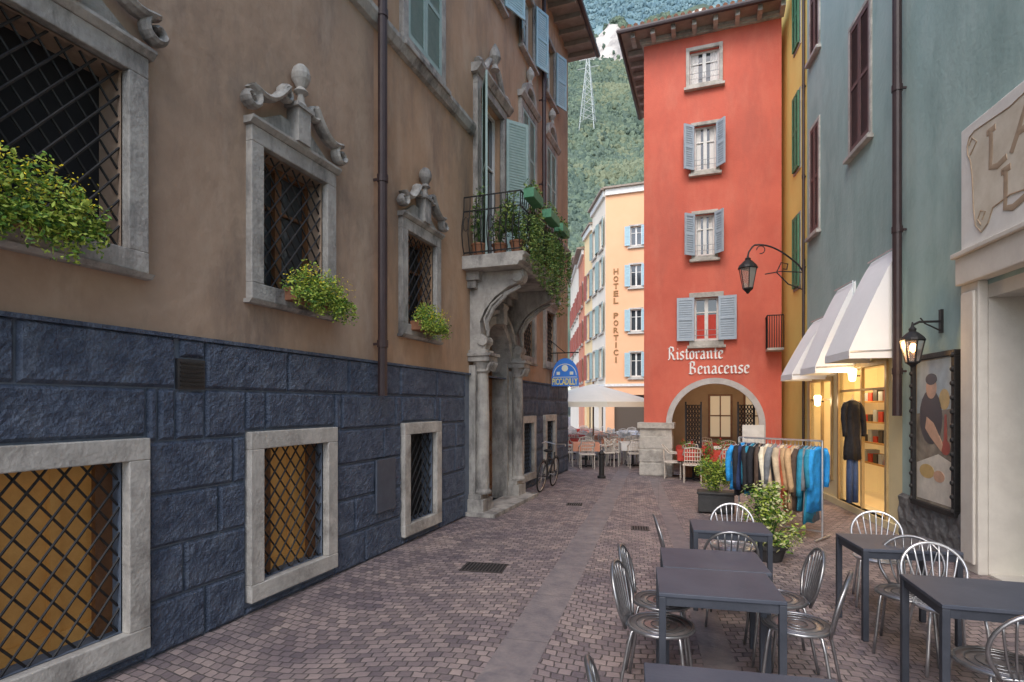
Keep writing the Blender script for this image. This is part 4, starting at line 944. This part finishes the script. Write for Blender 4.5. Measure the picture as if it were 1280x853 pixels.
for k in range(7000):
    y=random.uniform(1000,1560); rt=random.uniform(-.31,.16); x=y*rt; z=hfar(x,y)
    r=random.uniform(2.5,5.0)
    P=IV*np.random.uniform(.6,1.25,(len(IV),1))*np.array([r,r,r*random.uniform(1.0,1.8)])+np.array([x,y,z+r*.4])
    VV.append(P); FF.append(IF+n); n+=len(IV); MI+=[random.choice((3,4))]*len(IF)
mb=MB(); mb.v=np.concatenate(VV).tolist(); mb.f=[tuple(f) for f in np.concatenate(FF).tolist()]; mb.m=MI
o=mb.obj('forest',[mat('forest_a',(.125,.17,.125),(.16,.205,.145),.1,1,spec=0),mat('forest_b',(.09,.13,.105),(.125,.165,.13),.1,1,spec=0),mat('forest_c',(.17,.20,.13),(.21,.235,.155),.1,1,spec=0),mat('hazed_forest_far_a',(.15,.24,.27),(.19,.28,.30),.02,1,spec=0),mat('hazed_forest_far_b',(.12,.20,.24),(.16,.25,.28),.02,1,spec=0)],None,norm=False)  # the two far tree colours have bluish haze mixed in
o['kind']='stuff'; o['label']='mass of green trees covering the mountainside'
yp=262; xp=yp*((735-640)/F*CT-ST)/((735-640)/F*ST+CT); zp=hgt(xp,yp)+2; hp=34
py_=root('lattice_pylon','pale steel lattice pylon standing on the wooded mountainside','pylon',T(xp,yp,zp))
mb=MB()
for sx_,sy_ in ((1,1),(1,-1),(-1,1),(-1,-1)):
    mb.tube([(xp+sx_*3.6,yp+sy_*3.6,zp-4),(xp+sx_*.25,yp+sy_*.25,zp+hp)],.22,4)
lv=[k/9 for k in range(10)]
for a,b in zip(lv,lv[1:]):
    wa=3.6*(1-a)+.25*a; wb=3.6*(1-b)+.25*b
    for (p,q) in (((-1,-1),(1,-1)),((1,-1),(1,1)),((1,1),(-1,1)),((-1,1),(-1,-1))):
        mb.tube([(xp+p[0]*wa,yp+p[1]*wa,zp+hp*a),(xp+q[0]*wb,yp+q[1]*wb,zp+hp*b)],.12,4); mb.tube([(xp+q[0]*wa,yp+q[1]*wa,zp+hp*a),(xp+p[0]*wb,yp+p[1]*wb,zp+hp*b)],.12,4)
for z,w in ((.8,5),(.92,4)): mb.tube([(xp-w,yp,zp+hp*z),(xp+w,yp,zp+hp*z)],.25,4)
mb.obj('mast',[mat('galvanised',(.55,.58,.55),rough=.5,metal=.2)],py_)
# ================================================================== FURNITURE
def make_table(name,label,w,d,M,group='dark cafe tables'):
    r=root(name,label,'table',M,group)
    mb=MB(); mb.box(-w/2,w/2,-d/2,d/2,.725,.75); mb.obj('top',[M_tabletop],r,M,bevel=.004)
    mb=MB()
    for a,b,c,e in ((-w/2+.02,w/2-.02,-d/2+.012,-d/2+.03),(-w/2+.02,w/2-.02,d/2-.03,d/2-.012),(-w/2+.012,-w/2+.03,-d/2+.031,d/2-.031),(w/2-.03,w/2-.012,-d/2+.031,d/2-.031)): mb.box(a,b,c,e,.67,.7245)
    mb.obj('apron',[M_table],r,M)
    for sx_ in (-1,1):
        for sy_ in (-1,1):
            mb=MB(); x=sx_*(w/2-.022); y=sy_*(d/2-.022); mb.box(x-.021,x+.021,y-.021,y+.021,0.004,.7235); mb.obj('leg',[M_table],r,M,bevel=.003)
    return r
make_table('cafe_table','dark square cafe table joined to another on the cobbles',.73,.57,T(.02,3.87,0,7))
make_table('cafe_table','dark square cafe table pushed against its neighbour',.72,.56,T(-.005,4.45,0,7))
make_table('cafe_table','dark cafe table at the near end of the row',.78,.60,T(.14,2.32,0,8))
make_table('cafe_table','small dark cafe table beside the leafy bush',.68,.50,T(.15,5.72,0,6))
make_table('cafe_table','dark cafe table standing by the shop wall',.72,.56,T(1.45,5.52,0,10))
make_table('cafe_table','dark cafe table near the cream shop door',.78,.62,T(1.62,4.22,0,4))
def make_chair(M,tube,seatm,label):
    r=root('bistro_chair',label,'chair',M,'metal bistro chairs')
    mb=MB(); mb.tube([(.21*math.cos(a),.21*math.sin(a)+.01,.455) for a in np.linspace(0,2*math.pi,21)[:-1]],.012,6,closed=True)
    mb.lathe([(.0,.0),(.10,.002),(.205,.006),(.205,.014),(.1,.010),(0.0,.008)],(0,.01,.447),24,1)
    for rr in (.06,.11,.16): mb.tube([(rr*math.cos(a),rr*math.sin(a)+.01,.462) for a in np.linspace(0,2*math.pi,17)[:-1]],.004,4,closed=True)
    mb.obj('seat',[tube,seatm],r,M,smooth=True)
    mb=MB()
    def bp(x,z): return (x,-.20-.10*(z-.45)/.4+.35*x*x,z)
    hoop=[]
    for a in np.linspace(math.radians(-35),math.radians(215),22):
        hoop.append(bp(.215*math.cos(a),.64+.20*math.sin(a)))
    hoop=[bp(.13,.45)]+hoop+[bp(-.13,.45)]
    mb.tube(hoop,.012,7)
    for k in range(7):
        x=(k-3)/3.0; xt=x*.17; zt=.64+.2*math.sqrt(max(0,1-(xt/.215)**2)); xb=x*.075
        pts=[bp(xb+(xt-xb)*(t**.7),.46+(zt-.46)*t) for t in np.linspace(0,1,6)]
        mb.tube(pts,.007,5)
    mb.tube([bp(-.13,.46),bp(0,.455),bp(.13,.46)],.009,6)
    mb.obj('backrest',[tube],r,M,smooth=True)
    for (x,y,dx,dy) in ((.16,.15,.04,.05),(-.16,.15,-.04,.05),(.15,-.15,.05,-.08),(-.15,-.15,-.05,-.08)):
        mb=MB(); mb.tube([(x*.85,y*.85,.45),(x,y,.44),(x+dx*.25,y+dy*.25,.36),(x+dx*.7,y+dy*.7,.15),(x+dx,y+dy,.006)],.011,7)
        mb.obj('leg',[tube],r,M,smooth=True)
    return r
M_seat=mat('brushed_seat',(.30,.27,.26),(.22,.19,.19),6,.3,metal=.6)
L1='silver bistro chair with fan-shaped wire back'; L2='grey metal bistro chair'
chA=make_chair(T(1.6,4.86,0,183),M_chrome,M_chrome,L1)
chB=make_chair(T(-.36,4.28,0,-88),M_metald,M_seat,L2+' with rounded slatted back')
for (x,y,a) in ((1.50,6.20,172),(.20,6.18,180)): copy_thing(chA,T(x,y,0,a),L1+' behind a table')
for (x,y,a,l) in ((-.33,3.80,-93,' tucked under the joined tables'),(-.24,5.62,-80,' beside the small table'),(.46,4.62,95,' facing the joined tables'),(.54,4.12,75,' turned slightly from the table'),(.13,5.32,5,' in front of the small table'),(1.42,5.08,160,' between two tables'),(1.52,3.86,12,' at the table near the shop door'),(-.2,2.36,-75,' at the near table')):
    copy_thing(chB,T(x,y,0,a),L2+l)
x,y=gpt(895,641)
r=root('planter_shrub','dense green shrub in a dark rectangular planter on the cobbles','plant',T(x,y))
mb=MB(); mb.box(x-.30,x+.30,y-.18,y+.18,.03,.34); mb.box(x-.32,x+.32,y-.2,y+.2,.34,.38); mb.obj('planter_box',[M_pot],r,bevel=.01)
mb=MB()
for k in range(30):
    mb.leaves((x+random.uniform(-.24,.24),y+random.uniform(-.1,.1),.48+random.uniform(-.06,.42)),(.14,.13,.13),90,.024,(0,1,2,2),shell=.1)
for k in range(6): mb.tube([(x+random.uniform(-.1,.1),y,.35),(x+random.uniform(-.2,.2),y,.75)],.007,4,1)
mb.obj('foliage',[M_leaf1,M_leaf2,M_leafy],r,norm=False)
x,y=.66,7.55
r=root('variegated_bush','yellow-green leafy bush in a pot beside the clothes rack','plant',T(x,y))
mb=MB(); mb.lathe([(.15,.005),(.2,.16),(.22,.16),(.22,.2)],(x,y,0),14); mb.obj('pot',[M_pot],r)
mb=MB()
for k in range(75):
    a=random.uniform(0,6.28); hz=random.uniform(0,1); rr=random.uniform(.03,.40)*(1-.35*hz)
    zz=.16+.74*hz; cx,cy=x+rr*math.cos(a),y+rr*.8*math.sin(a)
    mb.tube([(x,y,.2),(x+(cx-x)*.5,y+(cy-y)*.5,zz*.7+.1),(cx,cy,zz)],.005,4,1)
    mb.leaves((cx,cy,zz),(.09,.09,.09),32,.026,(0,2,2,3,3,1),shell=.05)
mb.obj('foliage',[M_leaf1,M_leaf2,M_leafy,mat('leaf_pale',(.55,.56,.26),(.64,.64,.36),9,.6)],r,norm=False)
ra_=Vector((.40,9.50)); rb_=Vector((1.46,8.88)); dv=(rb_-ra_); ang=math.degrees(math.atan2(dv.y,dv.x)); ln=dv.length
MR=T(ra_.x,ra_.y,0,ang); HR=1.40
r=root('clothes_rack','chrome street clothes rail on a tube stand','clothes rack',MR)
mb=MB()
for x0 in (0,ln): mb.tube([(x0,0,.05),(x0,0,HR)],.014,8); mb.tube([(x0,-.25,.03),(x0,.25,.03)],.014,8)
mb.tube([(0,0,HR),(ln,0,HR)],.014,8); mb.tube([(0,0,.12),(ln,0,.12)],.012,8); mb.obj('rail',[M_chrome],r,MR)
jc={'black':(.014,.014,.018),'bright blue':(.02,.26,.60),'beige':(.50,.39,.26),'tan':(.46,.29,.15),'rust':(.42,.10,.04),'grey':(.16,.17,.18),'navy':(.015,.03,.09),'teal':(.02,.20,.30),'cream':(.66,.58,.44),'dark brown':(.08,.05,.035),'orange':(.60,.22,.08),'pink':(.62,.28,.26)}
def jacket(M,cname,long=.72,w=.23,th=.055,cat='jacket',name='jacket',slv=.62,group='jackets on the street rail'):
    r=root(name,f'{cname} {cat} on a hanger on the street rail',cat,M,group)
    m=mat('cloth_'+cname.replace(' ','_'),jc[cname],tuple(min(1,c*1.6+.004) for c in jc[cname]),8,.8,.9,14)
    mb=MB(); secs=[(0.0,.06,.03),(-.03,.12,.05),(-.07,w*.92,th),(-.16,w,th*1.15),(-long*.35,w*.95,th*1.05),(-long*.5,w*.92,th*1.1),(-long*.65,w*.95,th*1.1),(-long*.8,w*1.0,th*1.2),(-long,w*1.05,th*1.25)]
    n=24; ph=random.uniform(0,6)
    for k,(z,a,b) in enumerate(secs):
        for j in range(n):
            an=2*math.pi*j/n; wr=1+(.24*math.sin(an*6+k*.5+ph)+.12*math.sin(an*11+k*1.3))*(k>2)
            mb.v.append((b*wr*math.sin(an),a*math.cos(an)*(1+.03*math.sin(k*2+ph)),-.05+z+(.015*math.sin(an*4+ph) if k==8 else 0)))
    for k in range(len(secs)-1):
        for j in range(n): mb.f.append((k*n+j,k*n+(j+1)%n,(k+1)*n+(j+1)%n,(k+1)*n+j)); mb.m.append(0)
    mb.f.append(tuple(range(n))); mb.m.append(0); mb.f.append(tuple((len(secs)-1)*n+j for j in range(n))); mb.m.append(0)
    mb.obj('body',[m],r,M,smooth=True)
    for sg_ in (1,-1):
        jx=random.uniform(-.03,.04)
        mb=MB(); mb.tube([(0,sg_*w*.8,-.10),(.005+jx*.3,sg_*(w+.02),-.2),(.012+jx*.6,sg_*(w+.04),-.36),(.02+jx,sg_*(w+.035),-slv*.85),(.02+jx,sg_*(w+.03),-slv)],[.045,.05,.044,.040,.038],9); mb.obj('sleeve',[m],r,M,smooth=True)
    mb=MB(); mb.tube([(0,0,-.05),(0,0,.0),(0,.02,.03),(0,0,.045),(0,-.02,.03)],.004,5); mb.tube([(0,-.17,-.10),(0,0,-.035),(0,.17,-.10)],.008,5); mb.obj('hanger',[M_chrome],r,M)
    return r
seq=['black','bright blue','black','navy','teal','black','dark brown','black','cream','beige','grey','pink','beige','tan','rust','tan','beige','dark brown','teal','grey','teal','bright blue']
for i,cn in enumerate(seq):
    t=.03+(ln-.08)*(i+random.uniform(-.2,.2)*(0<i<len(seq)-1))/(len(seq)-1)
    p=MR@Vector((t,0,HR-.035))
    yaw=ang+8+random.uniform(-14,14)+( -40 if i in (1,3) else 0)
    jacket(Matrix.Translation(p)@Matrix.Rotation(math.radians(yaw),4,'Z')@Matrix.Rotation(random.uniform(-.08,.08),4,'Y'),cn,random.uniform(.82,1.10) if i>6 else random.uniform(.6,.85),random.uniform(.20,.25),random.uniform(.028,.045),slv=random.uniform(.6,.78))
uc_,zc_=hit(SR,1067,497,.2); p=SR@Vector((uc_,.22,zc_))
cM=Matrix.Translation(p)@Matrix.Rotation(math.atan2(-.99,-.1357)+math.radians(35),4,'Z')
c=jacket(cM,'black',1.0,.14,.08,'coat','coat',.66,'clothes shown at the shop door'); c['label']='long narrow black coat displayed on a hanger at the shop doorway'
r=root('trousers','dark blue trousers hanging beneath the displayed coat','clothes',cM,'clothes shown at the shop door')
for sg_ in (1,-1):
    mb=MB(); mb.tube([(0,sg_*.035,-.92),(0,sg_*.05,-1.3),(0,sg_*.055,-1.78)],[.055,.052,.048],9)
    mb.obj('leg',[mat('cloth_denim',(.04,.07,.16),(.06,.10,.21),9,.8)],r,cM,smooth=True)
def bicycle():
    M=T(-3.55,12.3,0,0)@Matrix.Rotation(math.radians(6),4,'Y')
    r=root('bicycle','black city bicycle leaning against the palazzo wall','bicycle',M)
    for yy in (-.52,.52):
        mb=MB(); mb.tube([(0,yy+.33*math.cos(a),.34+.33*math.sin(a)) for a in np.linspace(0,2*math.pi,25)[:-1]],.018,6,closed=True); w=mb.obj('wheel',[M_rubber],r,M)
        mb=MB(); mb.tube([(0,yy+.305*math.cos(a),.34+.305*math.sin(a)) for a in np.linspace(0,2*math.pi,25)[:-1]],.010,5,closed=True)
        for a in np.linspace(0,2*math.pi,15)[:-1]: mb.tube([(0,yy,.34),(0,yy+.3*math.cos(a),.34+.3*math.sin(a))],.003,3)
        mb.obj('rim',[M_chrome],w,M)
        mb=MB(); mb.tube([(0,yy+.37*math.cos(a),.34+.37*math.sin(a)) for a in np.linspace(.2,2.9,12)],.016,5); mb.obj('mudguard',[M_pot],r,M)
    mb=MB(); bb=(0,-.05,.30); st=(0,-.2,.82); hd=(0,.36,.82); hb=(0,.40,.62)
    for a,b in ((bb,st),(bb,hb),((0,-.17,.72),hb),(bb,(0,-.52,.34)),((0,-.18,.74),(0,-.52,.34)),(hd,hb),(hb,(0,.52,.34))): mb.tube([a,b],.017,7)
    mb.obj('frame',[M_pot],r,M)
    mb=MB(); mb.tube([(0,.36,.82),(0,.35,1.0)],.013,6); mb.tube([(-.28,.2,1.0),(-.24,.33,1.03),(0,.36,1.0),(.24,.33,1.03),(.28,.2,1.0)],.012,6); mb.obj('handlebar',[M_chrome],r,M)
    mb=MB(); mb.lathe([(.02,0),(.09,.02),(.1,.05),(.05,.07)],(0,-.22,.85),12,flat=1.4); mb.obj('saddle',[M_rubber],r,M)
    mb=MB(); mb.tube([(-.15,.08,.22),(-.09,.08,.22),(-.02,-.05,.30),(.02,-.05,.30),(.09,-.18,.38),(.15,-.18,.38)],.01,5); mb.obj('crank',[M_chrome],r,M)
bicycle()
x,y=gpt(752,598)
mb=MB(); mb.lathe([(.11,.004),(.11,.05),(.07,.08),(.06,.55),(.075,.57),(.06,.6),(.08,.64),(.05,.70),(.01,.73)],(0,0,0),14); o=mb.obj('bollard',[M_iron],None,M=ID); o.matrix_basis=T(x,y); tag(o,'short black cast iron bollard at the street corner','bollard')
def parasol(x,y,w,ze,zt,lab):
    r=root('parasol',lab,'parasol',T(x,y),'cream cafe parasols')
    mb=MB(); n=8
    for k in range(n):
        a=2*math.pi*(k+.5)/n; b=2*math.pi*(k+1.5)/n; st=6
        for q in range(st):
            def pt(an,t):
                zz=zt-(zt-ze)*(t**1.05); return (x+w*t*math.cos(an),y+w*t*math.sin(an),zz)
            t0,t1=q/st,(q+1)/st
            mb.quad(pt(a,t0+.001),pt(a,t1),pt(b,t1),pt(b,t0+.001))
        p,q_=pt(a,1),pt(b,1); mb.quad(p,q_,(q_[0],q_[1],ze-.17),(p[0],p[1],ze-.17))
    mb.obj('canopy',[M_canvas],r,norm=False)
    mb=MB(); mb.tube([(x,y,.06),(x,y,zt+.08)],.03,8)
    for k in range(n):
        a=2*math.pi*(k+.5)/n; mb.tube([(x,y,zt-.55),(x+w*.5*math.cos(a),y+w*.5*math.sin(a),zt-(zt-ze)*.5-.03)],.012,4)
    mb.obj('pole',[M_door],r)
    mb=MB(); mb.box(x-.35,x+.35,y-.35,y+.35,.004,.08); mb.obj('base',[M_pot],r,bevel=.01)
parasol(-3.95,19.6,2.3,2.02,2.66,'large cream canvas parasol over square cafe tables')
parasol(-7.6,24.5,1.9,2.1,2.8,'cream canvas parasol farther out in the square')
def sq_table(M,cm,lab):
    r=root('cloth_table',lab,'table',M,'square cafe tables with cloths')
    mb=MB(); mb.box(-.4,.4,-.4,.4,.73,.745)
    for a,b,c,d in ((-.4,.4,-.405,-.4),(-.4,.4,.4,.405),(-.405,-.4,-.4,.4),(.4,.405,-.4,.4)): mb.box(a,b,c,d,.5,.745)
    mb.obj('tablecloth',[cm],r,M); mb=MB(); mb.tube([(0,0,.03),(0,0,.73)],.03,8); mb.box(-.22,.22,-.03,.03,.004,.04); mb.box(-.03,.03,-.22,.22,.004,.04); mb.obj('pedestal',[M_iron],r,M)
    return r
def sq_chair(M,m):
    r=root('wicker_chair','pale woven cafe armchair at a square table','chair',M,'pale cafe chairs in the square')
    mb=MB(); mb.box(-.23,.23,-.22,.22,.42,.46); mb.obj('seat',[m],r,M,bevel=.01)
    mb=MB(); mb.tube([(-.22,.2,.66),(-.23,-.1,.68),(-.18,-.25,.84),(0,-.29,.88),(.18,-.25,.84),(.23,-.1,.68),(.22,.2,.66)],.016,6)
    for t in np.linspace(-.18,.18,7): mb.tube([(t,-.22,.46),(t,-.27+abs(t)*.1,.86-abs(t)*.15)],.010,4)
    for z in (.55,.65,.75): mb.tube([(-.19,-.23,z),(0,-.26,z),(.19,-.23,z)],.01,4)
    mb.obj('backrest',[m],r,M)
    for a,b in ((-.2,.19),(.2,.19),(-.2,-.2),(.2,-.2)): mb=MB(); mb.tube([(a,b,.004),(a,b,.44 if b<0 else .66)],.014,5); mb.obj('leg',[m],r,M)
    return r
M_wick=mat('pale_wicker',(.70,.64,.56),(.58,.52,.45),20,.6)
cA=None
for i,(x,y) in enumerate(((-3.7,17.2),(-2.35,17.9),(-4.7,19.0),(-3.2,19.4),(-2.2,20.4),(-5.2,21.4),(-3.9,21.9),(-2.6,22.8),(-6.4,23.6),(-4.9,24.4),(-3.6,25.6),(-5.9,27.0))):
    a=random.uniform(-20,20)
    sq_table(T(x,y,0,a),(M_cloths,M_cloth,M_clothr)[i%3],('salmon','white','red')[i%3]+' cloth covered square table in the cafe terrace')
    for k,(dx,dy,ca) in enumerate(((0,-.62,0),(0,.62,180),(-.62,0,-90),(.62,0,90))):
        M=T(x,y,0,a)@T(dx,dy,0,ca+random.uniform(-12,12))
        if cA is None: cA=sq_chair(M,M_wick)
        else: copy_thing(cA,M)
for i,(x,y) in enumerate(((-.55,16.7),(.45,16.6),(1.0,17.6),(-.2,18.0))):
    sq_table(T(x,y,0,0),M_clothr if i!=1 else M_cloth,('red' if i!=1 else 'white')+' cloth table inside the arched loggia')
    for dx,dy,ca in ((0,-.6,0),(0,.6,180)): copy_thing(cA,T(x+dx,y+dy,0,ca))
sq_table(T(-.45,15.15,0,4),M_clothr,'red cloth table in front of the arched loggia')
sq_table(T(.40,15.05,0,-6),M_clothr,'red cloth table in front of the arched loggia')
for (x,y,a) in ((-.45,14.55,0),(.4,14.45,5),(-.95,15.1,-90)): copy_thing(cA,T(x,y,0,a))
for i,(px,oo) in enumerate(((862,.15),(925,.2),(882,.9),(940,.6),(905,.2))):
    u=hit(SRED,px)[0]; M=Matrix.Translation(SRED@Vector((u,oo,0)))
    r=root('flower_pot','pot of red and green flowers by the restaurant arch','plant',M,'flower pots at the restaurant')
    mb=MB(); mb.lathe([(.12,.004),(.17,.3),(.18,.3),(.18,.34)],(u,oo,0),12); mb.obj('pot',[M_terra],r,SRED)
    mb=MB()
    for k in range(9): mb.leaves((u+random.uniform(-.16,.16),oo,.5+random.uniform(0,.45)),(.12,.12,.12),55,.03,(0,1,0,3),shell=0)
    mb.obj('foliage',[M_leaf1,M_leaf2,M_leafy,M_flowr],r,SRED,norm=False)
r=root('menu_board','white menu board on a slim stand outside the restaurant','sign',T(.95,14.9,0,5))
M=T(.95,14.9,0,5); mb=MB(); mb.box(-.25,.25,-.02,.02,.95,1.42); mb.obj('panel',[M_white],r,M,bevel=.008)
mb=MB(); mb.tube([(0,0,.03),(0,0,.95)],.02,6); mb.box(-.2,.2,-.12,.12,.004,.03); mb.obj('stand',[M_iron],r,M)
# ================================================================== LIGHT + CAMERA
w=bpy.data.worlds.new('World'); scn.world=w; w.use_nodes=True; nt=w.node_tree
sk=nt.nodes.new('ShaderNodeTexSky'); sk.sky_type='NISHITA'; sk.sun_disc=False; sk.sun_elevation=math.radians(48); sk.sun_rotation=math.radians(190); sk.dust_density=2; sk.air_density=1; sk.ozone_density=1
nt.links.new(sk.outputs[0],nt.nodes['Background'].inputs[0]); nt.nodes['Background'].inputs[1].default_value=.36
sd=bpy.data.lights.new('sun','SUN'); sd.energy=1.5; sd.angle=math.radians(30); sd.color=(1,.94,.85)
so=bpy.data.objects.new('sun',sd); COL.objects.link(so)
dirv=Vector((-.12,.72,-.80)).normalized(); so.rotation_euler=dirv.to_track_quat('-Z','Y').to_euler()
cam=bpy.data.cameras.new('camera'); co=bpy.data.objects.new('camera',cam); COL.objects.link(co); scn.camera=co
co.location=(0,0,H0); co.rotation_euler=(math.radians(90),0,TH); cam.lens=F/1280*36; cam.sensor_width=36; cam.shift_y=(HY-426.5)/1280; cam.clip_end=6000; cam.clip_start=.05
scn.view_settings.view_transform='Standard'; scn.view_settings.look='None'; scn.view_settings.exposure=0
